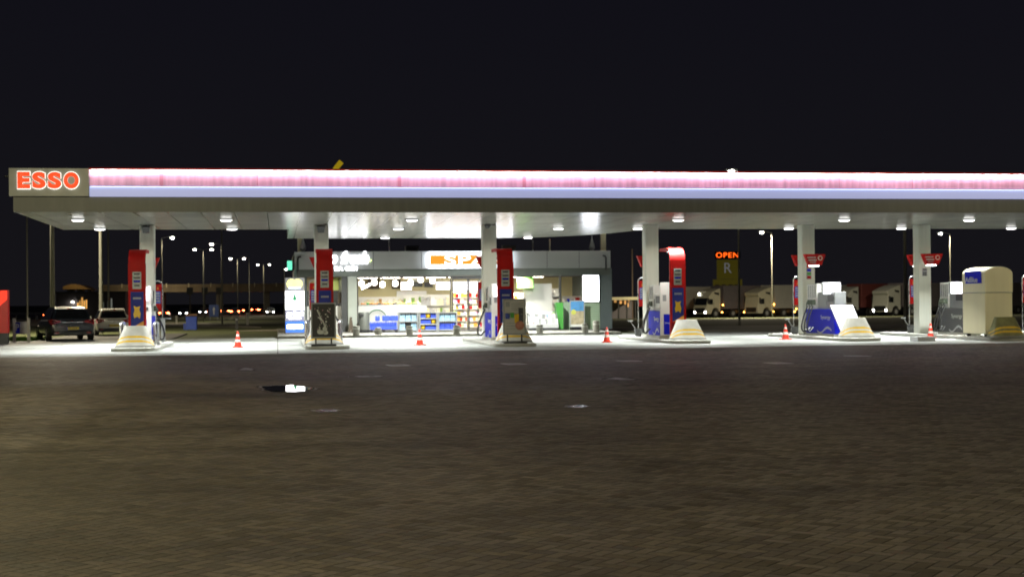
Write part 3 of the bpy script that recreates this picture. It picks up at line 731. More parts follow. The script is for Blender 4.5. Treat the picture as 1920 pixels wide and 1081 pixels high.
# ---- cream tank cabinet with arched lid
ty0, ty1 = 49.75, 51.55
tx0, tx1 = X(1846.5, ty0), X(1900, ty0)
tz = Zat(1870, 499.5, ty0) - ISL
tk = thing('storage_cabinet', 'large cream plastic cabinet with arched lid and blue label', 'cabinet', ((tx0 + tx1) / 2, ty0, ISL))
hw = (tx1 - tx0) / 2; dp = ty1 - ty0; zm = tz * .63
MB().box(-hw + .02, hw - .02, 0.02, dp, .1, zm - .012).build('body', 'cream', tk, bevel=.03)
lid = [(-hw + .01, 0, zm + .012), (hw - .01, 0, zm + .012)] + [(hw * math.cos(R(a)) * .98, 0, tz - .26 + .26 * math.sin(R(a))) for a in range(0, 181, 12)]
ld = MB().prism(lid, (0, dp, 0)).build('lid', 'cream', tk, bevel=.02)
box('seam_gap', 'grey', tk, -hw + .03, hw - .03, .03, dp - .02, zm - .012, zm + .012)
box('door_panel', 'cream', tk, -hw + .12, hw - .12, .006, .019, .25, zm - .1, .004)
for x_ in (-hw + .1, hw - .22):
    for y_ in (.15, dp - .25): box('foot', 'black', tk, x_, x_ + .12, y_, y_ + .12, 0, .1)
lp = MB().prism([(-hw - .004, dp * .12, tz * .765), (-hw + .0, dp * .82, tz * .765), (-hw, dp * .86, tz * .93), (-hw, dp * .92, tz * .945) if False else (-hw, dp * .90, tz * .94), (-hw, dp * .15, tz * .94)], (-.012, 0, 0)).build('label_plate', 'blue', tk)
text('AdBlue', .95, .2, 'white', lp, (-hw - .018, dp * .55, tz * .82), rot=(R(90), 0, R(-90)), ext=.004, bold=.02)
# ---- tilted lit white board
yb = 51.9
q = [(1556, 571), (1599, 571), (1619, 621), (1577, 621)]
pts = [on_y(a, b, yb) for a, b in q]; c0 = (pts[2] + pts[3]) / 2; c0.z = ISL
tb = thing('tilted_board', 'slanted glowing white advertising board beside the blue pump', 'board', c0)
fz = MB().prism([p - c0 for p in pts], (0, .09, 0)).build('board_body', 'lightgrey', tb)
cen = sum(pts, Vector()) / 4
MB().prism([(p - cen) * .97 + cen - c0 + Vector((0, -.004, 0)) for p in pts], (0, .003, 0)).build('lit_face', 'screen', tb)
bl = MB(); ctr = on_y(1592, 590, yb) - c0
for k in range(3): bl.box(ctr.x - .1, ctr.x + .24 - .05 * k, -.012, -.006, ctr.z - k * .06, ctr.z - k * .06 + .02)
bl.build('text_row', 'grey', tb)
box('stand', 'dark', tb, -.3, .3, -.05, .2, 0, .16)
# ---- grey ramp plate beside the fifth guard
a, b = on_z(1594, 632), on_z(1630, 632)
t = tag(MB().prism([(0, 0, 0), (b.x - a.x, 0, 0), (b.x - a.x, .7, .0), (0, .7, .0)], (0, 0, .17)).build('kerb_block', 'lightgrey', None, (a.x, 49.3, 0), bevel=.02), 'flat pale block lying at the foot of the guard by the tilted board', 'block')

# ---- guard hoops of bent steel tube at the first two islands
def hoop(x, y, label, span=.5):
    o = MB().tube([(-span / 2, 0, 0), (-span / 2, 0, .72)] + [(-span / 2 * math.cos(R(k * 15)), 0, .72 + .12 * math.sin(R(k * 15))) for k in range(1, 12)] + [(span / 2, 0, .72), (span / 2, 0, 0)], .045, 10).build('guard_hoop', 'steel', None, (x, y, ISL), (0, 0, R(78)), smooth=True)
    tag(o, label, 'guard rail', 'bent steel hoops beside the pumps')
hoop(X(230, 53.2, 620), 53.2, 'bent steel hoop left of the leftmost guard')
hoop(X(293, 53.4, 620), 53.4, 'bent steel hoop right of the leftmost blue pump')
hoop(X(576, 52.6, 620), 52.6, 'bent steel hoop left of the black poster board')
hoop(X(638, 52.6, 620), 52.6, 'bent steel hoop right of the black poster board')

# ---- grey post on a square foot
p = on_z(306, 647)
t = thing('post', 'thin grey post on a square foot between leftmost pump and cone', 'post', (p.x, p.y, .002))
box('foot', 'grey', t, -.26, .26, -.2, .2, 0, .12, .02); box('shaft', 'lightgrey', t, -.075, .075, -.06, .06, .12, 1.02, .01); box('cap', 'grey', t, -.3, .3, -.09, .09, 1.02, 1.06)

# ---- buckets with squeegees
def bucket(x, y, label):
    t = thing('wash_bucket', label, 'bucket', (x, y, ISL), 0, 'window washing buckets on the islands')
    MB().lathe([(.13, 0), (.17, .32), (.15, .32), (.115, .03)], n=18).build('pail', 'dark', t, smooth=True)
    s = MB(); s.cyl((.05, 0, .08), (-.34, -.05, .62), .014, n=8);
    s.box(-.44, -.24, -.07, -.03, .60, .66); s.build('squeegee', 'lightgrey', t)
bucket(X(1196, 57.0), 57.0, 'dark wash bucket with squeegee left of the pump right of the shop')
bucket(X(1490, 57.0), 57.0, 'dark wash bucket with squeegee left of the pump with tilted board')
bucket(X(1707, 57.0), 57.0, 'dark wash bucket with squeegee left of the column by the cream cabinet')

# ---- speakers and dome camera under the soffit
for i, lb in ((0, 'small dark loudspeaker at the top of the leftmost column'), (1, 'small dark loudspeaker at the top of the column behind the black board')):
    t = thing('loudspeaker', lb, 'loudspeaker', (CX[i] - .02, YC - .36, ZS - .32))
    MB().prism([(-.12, 0, 0), (.12, 0, 0), (.16, -.16, .22), (-.16, -.16, .22)], (0, .08, .06)).build('horn', 'dark', t); box('bracket', 'grey', t, -.03, .03, -.02, .08, .2, .316)
p = on_z(933, 413, ZS); t = thing('dome_camera', 'small dark dome camera under the canopy near the grey board', 'camera', (p.x, YC - .6, ZS))
MB().lathe([(.13, 0), (.13, -.06), (.1, -.12), (.05, -.17), (.01, -.18)]).build('dome', 'black', t, smooth=True); box('mount', 'grey', t, -.05, .3, -.04, .04, -.05, -.002)

# ---- cones
M['cone'] = mat('cone_orange', (.62, .035, .015), .45, nz=.08)
M['cone_white'] = mat('cone_sleeve', (.62, .6, .58), .4, nz=.08)
def make_cone():
    t = thing('traffic_cone', '', 'traffic cone', group='orange cones along the forecourt edge')
    MB().prism([(x, y, 0) for x, y in rounded(-.19, .19, -.19, .19, .05)], (0, 0, .035)).build('base', 'cone', t, bevel=.008)
    rz = lambda z: .135 - .108 * (z - .035) / .545
    MB().lathe([(rz(.035), .036), (rz(.2), .2)]).build('lower_band', 'cone', t, smooth=True)
    MB().lathe([(rz(.2) + .002, .2), (rz(.29) + .002, .29)]).build('sleeve', 'cone_white', t, smooth=True)
    MB().lathe([(rz(.29), .29), (rz(.41), .41)]).build('middle_band', 'cone', t, smooth=True)
    MB().lathe([(rz(.41) + .002, .41), (rz(.48) + .002, .48)]).build('sleeve', 'cone_white', t, smooth=True)
    MB().lathe([(rz(.48), .48), (rz(.575), .575), (rz(.58) - .01, .585)]).build('tip', 'cone', t, smooth=True)
    return t
cone0 = make_cone()
cl = ['orange and white cone left of the black poster board', 'red cone in front of the shop shelves, left of the door', 'orange and white cone in front of the shop right end', 'pale orange cone left of the tilted white board pump', 'orange cone beside the column left of the cream cabinet']
for k, (px, py) in enumerate([(446, 651), (787, 647), (1138, 641.5), (1473, 636), (1745, 634)]):
    p = on_z(px, py, .002); y = p.y
    if k == 0: cone0.location = p; cone0['label'] = cl[0]
    else: copy_tree(cone0, cl[k], p, k * .7)

# ---- poster boards standing in front of the second and third islands
def board(px0, px1, pytop, pybot, y, face, label, name):
    x0, x1 = X(px0, y, 600), X(px1, y, 600); z1, z0 = Zat((px0 + px1) / 2, pytop, y) - ISL, Zat((px0 + px1) / 2, pybot, y) - ISL
    t = thing(name, label, 'poster board', ((x0 + x1) / 2, y, ISL)); hw = (x1 - x0) / 2
    f = MB()
    for a in ((-hw, -hw + .05, z0, z1), (hw - .05, hw, z0, z1), (-hw + .05, hw - .05, z1 - .05, z1), (-hw + .05, hw - .05, z0, z0 + .05)): f.box(a[0], a[1], -.03, .03, a[2], a[3])
    f.build('frame', 'grey', t)
    fc = box('poster', face, t, -hw + .05, hw - .05, -.02, .02, z0 + .05, z1 - .05)
    for s in (-1, 1): box('leg', 'black', t, s * hw * .62 - .025, s * hw * .62 + .025, -.02, .02, .05, z0)
    MB().box(-hw * 1.0, hw * 1.0, -.28, .28, 0, .06).build('foot', 'rubber', t, bevel=.02)
    return t, fc, hw, z0, z1
t, fc, hw, z0, z1 = board(583, 630, 567, 634, 49.95, 'black', 'black poster board with white swirling artwork on the second island', 'poster_board')
rr = random.Random(21); art = MB()
def blob(mb, cx, cz, r, y=-.026, n=9, sq=1):
    mb.prism([(cx + r * sq * math.cos(2 * math.pi * k / n) * rr.uniform(.7, 1.2), y, cz + r * math.sin(2 * math.pi * k / n) * rr.uniform(.7, 1.2)) for k in range(n)], (0, .004, 0))
for k in range(46):
    w_ = k / 45; side = rr.choice((-1, 1))
    cz = z0 + .25 + w_ * (z1 - z0 - .42); cx = side * hw * (.15 + .5 * abs(w_ - .35)) + rr.gauss(0, .03)
    blob(art, cx, cz, rr.uniform(.008, .03))
blob(art, hw * .1, z0 + .33, .12, sq=.6); blob(art, -.1, z0 + .22, .1, sq=1.3); blob(art, hw * .18, z0 + .2, .08, sq=1.2)
art.tube([(-hw * .5, -.024, z1 - .25), (-hw * .25, -.024, z1 - .5), (0, -.024, z0 + .55), (hw * .25, -.024, z0 + .2)], .022, 6)
art.build('white_artwork', 'offwhite', fc)
a2 = MB()
for k in range(14): blob(a2, rr.uniform(-.7, .7) * hw, rr.uniform(z0 + .3, z1 - .2), rr.uniform(.01, .024), y=-.0275)
a2.build('pink_artwork', mat('pink_ink', (.35, .16, .22), .5), fc)
t, fc, hw, z0, z1 = board(943, 986, 560, 627, 49.95, 'paper', 'grey poster board with printed rows and food pictures on the third island', 'poster_board')
l = MB()
for k, wd in enumerate((.62, .7, .5, .6)): l.box(-hw + .3, -hw + .3 + wd * hw * 1.6, -.024, -.021, z1 - .18 - k * .07, z1 - .155 - k * .07)
for k in range(4): l.box(-hw * .55 + k * .22, -hw * .55 + k * .22 + .08, -.024, -.021, z1 - .56, z1 - .52)
l.box(-hw + .1, -hw + .24, -.024, -.021, z1 - .28, z1 - .1)
for k in range(3): l.box(-hw + .12, hw * .1, -.024, -.021, z0 + .4 - k * .1, z0 + .415 - k * .1)
l.build('printed_text', 'grey', fc)
for nm, c, x_, z_, w_, h_ in (('blue_picture', 'poster_blue', -.6, .52, .16, .2), ('green_picture', 'green', -.2, .54, .13, .18), ('yellow_picture', 'yellow', .2, .45, .16, .32), ('dark_bottle', 'ink', .56, .55, .17, .5)):
    box(nm, c, fc, x_ * hw - w_ / 2, x_ * hw + w_ / 2, -.024, -.0212, z0 + z_ * (z1 - z0) - h_ / 2, z0 + z_ * (z1 - z0) + h_ / 2)
MB().cyl((hw * .45, -.029, z0 + .32), (hw * .45, -.0245, z0 + .32), .16, n=20).build('round_picture', mat('food_ink', (.32, .13, .09), .5, nz=.4, ns=9), fc)
p = on_z(887, 637); tag(MB().box(-.22, .22, -.15, .15, 0, .1).build('wheel_chock', 'brown', None, (p.x, p.y, .002), bevel=.02), 'low brown block on the forecourt left of the grey poster board', 'block')

# ================================================================== SHOP
Ys = YSHOP
def sx_(p, y=Ys): return X(p, y, 560)
def sz_(py, y=Ys, px=850): return Zat(px, py, y)
M['cladding'] = mat('parapet_panel', (.40, .415, .42), .45, nz=.06, ns=.8)
M['band_dark'] = mat('dark_green_band', (.10, .115, .10), .5, nz=.1)
M['pillar_grey'] = mat('pillar_grey', (.40, .43, .38), .5, nz=.08)
M['endwall'] = mat('dark_end_wall', (.10, .125, .13), .5, nz=.12)
M['warmwall'] = mat('warm_cream_wall', (.66, .60, .34), .6, nz=.1, ns=.7)
M['greenwall'] = mat('lime_wall', (.42, .50, .16), .6, nz=.1)
M['ceil_dark'] = mat('brown_ceiling', (.16, .11, .085), .7, nz=.2)
M['floor_tile'] = mat('shop_floor', (.3, .28, .25), .4, nz=.1)
M['counter'] = mat('counter_white', (.80, .80, .76), .4, nz=.03)
M['dot_film'] = mat('dotted_window_film', (.36, .48, .36), .5, nz=.1)
M['panel_light'] = glow('ceiling_light_panel', (1, .93, .8), 15)
M['menu'] = glow('menu_board', (1, .97, 1), 2.6)
M['pend'] = glow('pendant_light', (1, .93, .82), 8)
M['lightbox'] = glow('white_light_box', (.90, .93, 1), 8.5)
M['orange_lit'] = glow('lit_orange_panel', (1, .30, .02), 1.15)
M['spar_lit'] = glow('spar_lit', (1, .97, .9), 2.4)
M['script_lit'] = glow('white_lit_letters', (.97, .97, 1), 6)
shop = thing('shop', 'low petrol station shop with grey parapet and brightly lit windows', 'shop', (0, Ys, 0))
def sb(name, m, p0, p1, y0, y1, z0, z1, bevel=0, parent=None):
    return box(name, m, parent or shop, sx_(p0), sx_(p1), y0, y1, z0, z1, bevel)
zp1, zp0, zb = sz_(471), sz_(503.5), sz_(517)
zf = .124
# roof and shell
sb('roof', 'roofing', 551, 1144, .02, 11, zp1 - .25, zp1 - .1)
pan = [552, 618, 700, 790, 880, 960, 1025, 1085, 1144]
for k in range(8):
    sb('parapet_panel', 'cladding', pan[k] + .5, pan[k + 1] - .5, -.22, .0, zp0, zp1)
sb('parapet_back', 'dark', 552.2, 1143.8, -.2, .012, zp0 + .02, zp1 - .03)
sb('band', 'band_dark', 556, 1144, -.06, .1, zb, zp0 - .002)
sb('back_wall', 'warmwall', 556, 1142, 7.0, 7.2, zf, zb + .3)
sb('side_wall', 'cladding', 552, 557, .11, 7.2, zf, zp0)
sb('end_wall', 'endwall', 1125, 1147, -.05, 7.2, zf, zp0 - .004)
sb('ceiling', 'ceil_dark', 558, 1124, .11, 6.99, zb + .02, zb + .1)
sb('floor', 'floor_tile', 556, 1126, -.04, 7.0, .121, .13)
sb('pillar', 'pillar_grey', 652, 669, -.10, .3, zf, zb - .002, .02)
sb('corner_pillar', 'endwall', 572, 575.5, -.02, .16, zf, zb - .002)
sb('partition', 'dark', 640.5, 651.5, .0, 4, zf, zb)
# recess at the left with lime wall and white bar
sb('recess_wall', 'greenwall', 600, 640, 3.0, 3.1, sz_(541), zb)
sb('dark_fitting', 'dark', 576, 640, 3.02, 3.12, zf, sz_(541) - .01)
sb('white_bar', 'counter', 570.5, 649, .6, 1.1, zf, sz_(571.5), .02)
box('menu_picture', 'wood', shop, sx_(634), sx_(648), .3, .36, sz_(566), sz_(546))
# window frames and glass
fm = ['dark', 'dark']
def window(p0, p1, z0, z1, name='window'):
    f = MB(); x0, x1 = sx_(p0), sx_(p1); q = .05
    f.box(x0, x0 + q, -.03, .05, z0, z1); f.box(x1 - q, x1, -.03, .05, z0, z1); f.box(x0 + q, x1 - q, -.03, .05, z1 - q, z1); f.box(x0 + q, x1 - q, -.03, .05, z0, z0 + q)
    fr = f.build(name, 'dark', shop)
    box('pane', 'glass', fr, x0 + q, x1 - q, .0, .012, z0 + q, z1 - q)
    return fr
window(669.5, 846, zf, zb - .003)
window(906, 1050, zf, zb - .003)
window(1050.6, 1124.5, zf, zb - .003)
for a, b in ((848, 878), (878.6, 905)):
    d = window(a, b, zf, zb - .12, 'sliding_door')
sb('door_header', 'dark', 846.4, 905.6, -.02, .06, zb - .116, zb - .004)
# interior
xa, xb = sx_(672), sx_(846)
cz = sz_(572)
ct = thing('service_counter', 'long white service counter with green ring emblem behind the left window', 'counter', (xa, Ys + .45, zf))
box('counter_front', 'counter', ct, 0, xb - xa - 1.2, 0, .06, 0, cz - zf); box('worktop', 'lightgrey', ct, 0, xb - xa - 1.2, .065, .8, cz - zf - .05, cz - zf + .02)
rm = MB(); rc = sx_(707, Ys + .4) - xa; rz_ = sz_(596, Ys + .4) - zf; rad = .46
rm.tube([(rc + rad * math.cos(R(k * 7.5)), -.012, rz_ + rad * math.sin(R(k * 7.5))) for k in range(49)], .028, 6)
rm.build('ring_emblem', mat('ring_green', (.10, .22, .14), .5), ct)
rr = random.Random(8)
foodmats = ['orange', 'yellow', 'green', 'red', 'cream', 'wood']
M['leafy'] = mat('salad_green', (.16, .3, .05), .6, nz=.4, ns=8)
for k in range(15):
    x = xa + .3 + k * (xb - xa - 1.9) / 14
    t = thing('food_tray', 'tray of food on the service counter, %d along from the left window edge' % (k + 1) if False else 'shallow food tray on the long white counter', 'food tray', (x, Ys + .75, cz + .024), 0, 'food trays on the service counter')
    MB().prism([(xx, yy, 0) for xx, yy in rounded(-.16, .16, -.14, .14, .04)], (0, 0, .05)).build('tray', 'lightgrey', t)
    fmb = MB()
    for q in range(9): fmb.ball((rr.uniform(-.11, .11), rr.uniform(-.1, .1), .06 + rr.uniform(0, .05)), rr.uniform(.03, .05), n=7)
    fmb.build('food', rr.choice(foodmats + ['leafy', 'leafy', 'orange']), t, smooth=True)
# wall fittings inside
for a, b, c_, d, mm, nm in ((752, 772, 528, 543, 'menu', 'menu_board'), (775, 792, 528, 537, 'dark', 'hood_panel'), (796, 812, 529, 538, 'dark', 'hood_panel'), (818, 844, 528, 543, 'menu', 'menu_board'), (735, 751, 520, 541, 'wood', 'wood_panel'), (690, 712, 522, 541, 'wood', 'wood_panel'), (744, 800, 545, 562, 'counter', 'wall_tile'), (680, 694, 556, 566, 'orange', 'poster'), (848, 900, 528, 545, 'menu', 'menu_board')):
    y = Ys + (6.8 if mm != 'menu' else 5.6)
    box(nm, mm, shop, X(a, y), X(b, y), y - Ys, y - Ys + .08, Zat(800, d, y), Zat(800, c_, y))
for k, (px, py) in enumerate([(678, 531), (686, 537), (693, 534), (702, 529), (717, 533), (741, 531), (770, 530), (789, 524), (811, 526)]):
    y = Ys + 2.2; p = on_y(px, py, y)
    t = thing('pendant_lamp', 'glowing pendant lamp behind the left shop window, %s from the left' % ORD[k], 'pendant lamp', p, 0, 'pendant lamps in the shop')
    if k in (1, 2): MB().cyl((-.22, 0, -.12), (.22, 0, .14), .055, n=10).build('shade', 'pend', t, smooth=True)
    else: MB().lathe([(.03, .16), (.13, .1), (.14, -.1), (.05, -.16)], n=14).build('shade', 'pend', t, smooth=True)
    MB().cyl((0, 0, .15), (0, 0, zb - p.z + .02), .01, n=6).build('cord', 'black', t)
for k, px in enumerate((700, 745, 790, 835, 880, 930, 980, 1030, 1085)):
    for y in (1.0, 4.2):
        if px > 1040: continue
        pn = box('light_panel', 'panel_light', shop, sx_(px) - .5, sx_(px) + .5, y, y + .35, zb - .02, zb - .003)
for px, pw, en in ((600, 3.2, 40), (757, 4.4, 260), (878, 2.6, 120), (980, 3.6, 190)):
    area(shop, (sx_(px), .22, zb - .05), .3, en * .8, (1, .96, .86), 175); area(shop, (sx_(px), 2.4, zb - .05), 1.4, en * 1.15, (1, .94, .78), 175)
# goods shelves behind the door and the right window
def goods_mat(name, sc_, sat, val, seed):
    m = bpy.data.materials.new(name); m.use_nodes = True; nt = m.node_tree; L = nt.links.new; b = nt.nodes['Principled BSDF']
    tc = _n(nt, 'ShaderNodeTexCoord'); mp = _n(nt, 'ShaderNodeMapping'); mp.inputs['Scale'].default_value = sc_; mp.inputs['Location'].default_value = (seed, seed * .7, 0); L(tc.outputs['Object'], mp.inputs[0])
    vo = _n(nt, 'ShaderNodeTexVoronoi'); vo.distance = 'CHEBYCHEV'; vo.inputs['Scale'].default_value = 1; vo.inputs['Randomness'].default_value = .45; L(mp.outputs[0], vo.inputs['Vector'])
    hs = _n(nt, 'ShaderNodeHueSaturation'); hs.inputs['Saturation'].default_value = sat; hs.inputs['Value'].default_value = val; L(vo.outputs['Color'], hs.inputs['Color']); L(hs.outputs[0], b.inputs['Base Color'])
    b.inputs['Roughness'].default_value = .4
    return m
M['goods_warm'] = goods_mat('warm_goods', (9, 4, 6), .8, 1.3, 3); M['goods_mixed'] = goods_mat('mixed_goods', (12, 5, 9), .7, 1.0, 7)
def shelf(px0, px1, y, rows, zt, m_, label, tint=None):
    x0, x1 = X(px0, y), X(px1, y); t = thing('goods_shelf', label, 'goods shelf', ((x0 + x1) / 2, y, .132), 0, 'goods shelves inside the shop'); hw = (x1 - x0) / 2
    box('back_panel', 'counter', t, -hw, hw, .3, .33, 0, zt)
    for k in range(rows):
        z = .1 + k * (zt - .15) / rows
        box('shelf_board', 'lightgrey', t, -hw, hw, -.02, .298, z, z + .03)
        gm = MB(); r2 = random.Random(k + int(px0)); x = -hw + .02
        while x < hw - .08:
            wd = r2.uniform(.08, .2); h = r2.uniform(.5, .92) * ((zt - .15) / rows - .05); gm.mi = r2.randrange(4); gm.box(x, min(x + wd - .008, hw), .02, .26, z + .032, z + .032 + h); x += wd
        gm.build('goods_row', m_, t)
M['bread'] = mat('bread_crust', (.42, .24, .09), .6, nz=.3, ns=6)
shelf(673, 752, Ys + 6.4, 3, 1.75, ['cream', 'bread', 'counter', 'cream'], 'pale bakery shelf along the back wall behind the long counter')
shelf(757, 844, Ys + 6.3, 3, 1.85, ['counter', 'lightgrey', 'leafy', 'cream'], 'white and green shelf along the back wall left of the door')
warm = ['red', 'orange', 'cream', M['goods_warm']]; mixd = ['green', 'counter', 'yellow', M['goods_mixed']]; cool = ['blue', 'counter', 'lightgrey', 'red']
shelf(850, 876, Ys + 3.0, 6, 2.0, warm, 'goods shelf with red and orange packets behind the left door leaf')
shelf(880, 903, Ys + 3.0, 6, 2.0, warm, 'goods shelf with red packets behind the right door leaf')
shelf(962, 1004, Ys + 2.6, 5, 1.9, mixd, 'goods shelf with green and yellow goods behind the right window')
shelf(1006, 1050, Ys + 3.2, 5, 2.1, ['counter', 'counter', 'lightgrey', M['goods_mixed']], 'white goods shelf behind the right window beside the green stand')
shelf(1056, 1122, Ys + 3.4, 4, 1.7, cool, 'dim goods shelf behind the narrow window near the shop end')
t = thing('white_display', 'tall blank white display inside the right shop window', 'display', (sx_(1014), Ys + .9, .132)); box('panel', 'counter', t, -.75, .75, 0, .06, .25, 2.35); box('foot', 'grey', t, -.6, .6, -.2, .25, 0, .25)
t = thing('promotion_banner', 'hanging green promotion card inside the right shop window', 'banner', (sx_(988), Ys + .5, sz_(541))); box('card', mat('lime_card', (.22, .55, .12), .5, nz=.3, ns=4), t, -.42, .42, 0, .02, 0, .75); box('string', 'dark', t, -.01, .01, .005, .012, .75, zb - sz_(541))
# exterior signs of the shop
sn = thing('script_sign', 'white glowing go fresh script letters on the shop parapet', 'sign', (sx_(648), Ys - .25, sz_(487)))
text('go fresh', sx_(691) - sx_(604), .82, 'script_lit', sn, (0, 0, .04), bold=.035, shear=.25, ext=.05)
text('BA GO!', sx_(670) - sx_(628), .22, 'script_lit', sn, (.02, 0, -.42), bold=.02, ext=.04)
MB().ball((sx_(692) - sx_(648), -.02, -.02), .13, .03, .06, n=10).build('leaf_mark', glow('leaf_lit', (.7, .95, .3), 3), sn)
for px in (610, 640, 668): box('bracket', 'dark', sn, sx_(px) - sx_(648) - .02, sx_(px) - sx_(648) + .02, -.001, .026, -.05, .0)
s2 = thing('shop_sign', 'wide lit white and orange name sign on the shop parapet', 'sign', (sx_(880), Ys - .46, sz_(487.5)))
hw = (sx_(959) - sx_(801)) / 2; hz = (sz_(472.5) - sz_(502.5)) / 2
MB().prism([(x, 0, z) for x, z in rounded(-hw, hw, -hz, hz, .08)], (0, .22, 0)).build('sign_case', 'lightbox', s2)
pn = box('orange_panel', 'orange_lit', s2, -hw + .12, hw - .12, -.02, -.003, -hz + .16, hz - .16)
text('SPAR', sx_(948) - sx_(832), 2 * hz - .31, 'spar_lit', pn, ((sx_(948) + sx_(832)) / 2 - sx_(880), -.022, 0), bold=.03, ext=.02, space=1.1)
# white light box and poster at the right end
bx = thing('light_box', 'blank white glowing light box at the right end of the shop', 'light box', (sx_(1108, Ys - .2), Ys - .2, sz_(542.5)))
hw = (sx_(1124) - sx_(1092.5)) / 2; hz = (sz_(517) - sz_(568.5)) / 2
MB().prism([(x, 0, z) for x, z in rounded(-hw, hw, -hz, hz, .07)], (0, .12, 0)).build('case', 'grey', bx)
MB().prism([(x, -.006, z) for x, z in rounded(-hw + .02, hw - .02, -hz + .02, hz - .02, .06)], (0, .004, 0)).build('lit_face', 'lightbox', bx)
t = thing('window_film', 'pale green dotted film covering the low window at the right', 'window film', (sx_(1090), Ys - .05, zf)); hw = (sx_(1124) - sx_(1056)) / 2
dm = bpy.data.materials.new('dot_film'); dm.use_nodes = True; nt = dm.node_tree; b = nt.nodes['Principled BSDF']
tc = _n(nt, 'ShaderNodeTexCoord'); vo = _n(nt, 'ShaderNodeTexVoronoi'); vo.inputs['Scale'].default_value = 11; vo.inputs['Randomness'].default_value = 0; nt.links.new(tc.outputs['Object'], vo.inputs['Vector'])
cr = _n(nt, 'ShaderNodeValToRGB'); e = cr.color_ramp.elements; e[0].position = .28; e[0].color = (.5, .62, .48, 1); e[1].position = .36; e[1].color = (.28, .40, .27, 1); nt.links.new(vo.outputs[0], cr.inputs[0]); nt.links.new(cr.outputs[0], b.inputs['Base Color'])
M['dots'] = dm; box('film', 'dots', t, -hw, hw, 0, .015, 0, sz_(568) - zf)
# ---- poster stand, green stand, newspaper rack
def stand(px0, px1, pyt, pyb, y, name, label, cat): 
    x0, x1 = X(px0, y), X(px1, y); t = thing(name, label, cat, ((x0 + x1) / 2, y, .121)); return t, (x1 - x0) / 2, Zat(px0, pyt, y) - .121, Zat(px0, pyb, y) - .121
t, hw, zt, z0 = stand(1068, 1096, 563, 613, Ys - .6, 'poster_stand', 'beach coloured poster stand in front of the dotted window film', 'poster stand')
box('frame', 'lightgrey', t, -hw, hw, -.02, .03, z0, zt); 
f = box('sky_print', mat('sky_ink', (.09, .30, .62), .5, nz=.25, ns=4), t, -hw + .05, hw - .05, -.028, -.021, zt * .64, zt - .05)
box('sand_print', mat('sand_ink', (.42, .36, .24), .5, nz=.4, ns=5), t, -hw + .05, hw - .05, -.028, -.021, z0 + .14, zt * .636)
MB().cyl((-hw * .5, -.034, zt * .6), (-hw * .5, -.029, zt * .6), .13, n=16).build('yellow_print', mat('lemon_ink', (.6, .62, .12), .5, nz=.3, ns=6), t)
box('white_footer', 'counter', t, -hw + .05, hw - .05, -.028, -.021, z0 + .03, z0 + .136); box('foot', 'black', t, -hw * .9, hw * .9, -.2, .2, 0, z0 - .002)
t, hw, zt, z0 = stand(1043, 1056, 567, 621, Ys - .9, 'green_stand', 'tall bright green stand right of the magazine rack', 'stand')
box('panel', 'green', t, -hw, hw, 0, .5, .03, zt, .01); box('foot', 'dark', t, -hw * .9, hw * .9, -.03, .5, 0, .029)
t, hw, zt, z0 = stand(989, 1045, 584, 622, Ys - 1.1, 'magazine_rack', 'wide sloping rack of pale magazines outside the right window', 'magazine rack')
box('base', 'dark', t, -hw, hw, -.3, .3, 0, .12); box('front_tray', 'lightgrey', t, -hw * .98, hw * .98, -.34, -.22, .121, .3)
MB().prism([(-hw, -.25, .32), (-hw, .28, .32), (-hw, .28, zt)], (.03, 0, 0)).build('side_panel', 'grey', t); MB().prism([(hw - .03, -.25, .32), (hw - .03, .28, .32), (hw - .03, .28, zt)], (.03, 0, 0)).build('side_panel', 'grey', t)
rr = random.Random(4)
for r_ in range(4):
    mg = MB(); x = -hw + .04; y_ = -.2 + r_ * .12; z_ = .31 + r_ * (zt - .45) / 4
    while x < hw - .15:
        wd = rr.uniform(.14, .2); mg.mi = rr.choice((0, 0, 1, 2, 3)); mg.prism([(x, y_, z_), (x + wd - .015, y_, z_), (x + wd - .015, y_ + .09, z_ + .25), (x, y_ + .09, z_ + .25)], (0, .012, 0)); x += wd
    mg.build('magazine_row', ['counter', 'lightgrey', M['goods_mixed'], 'grey'], t)
# ---- litter bin and stacked firewood left of the window
bn = thing('litter_bin', 'grey round litter bin standing by the shop pillar', 'litter bin', (sx_(682, 70.6), 70.6, .121))
MB().lathe([(.25, .12), (.27, .14), (.27, .95), (.25, .99), (.02, 1.0)], n=24).build('drum', mat('bin_grey', (.085, .09, .08), .5), bn, smooth=True); MB().lathe([(.29, 0), (.29, .12), (.1, .13)], n=24).build('foot', 'black', bn, smooth=True)
box('opening', 'black', bn, -.21, -.04, -.285, -.18, .78, .9)
for k, (dx, tilt) in enumerate(((0, .1), (.16, -.06), (.32, .14))):
    o = MB().prism([(-.06, 0, 0), (.06, 0, 0), (.06 + tilt, .12, .75 - .14 * k), (-.06 + tilt, .12, .75 - .14 * k)], (0, .09, 0)).build('timber_plank', 'wood', None, (sx_(662, 71.2) + dx - .2, 71.2, .121))
    tag(o, '%s brown plank leaning on the shop pillar beside the bin' % ('longest', 'middle', 'shortest')[k] if k != 1 else 'middle one of three brown planks leaning on the pillar', 'plank', 'planks leaning by the bin')
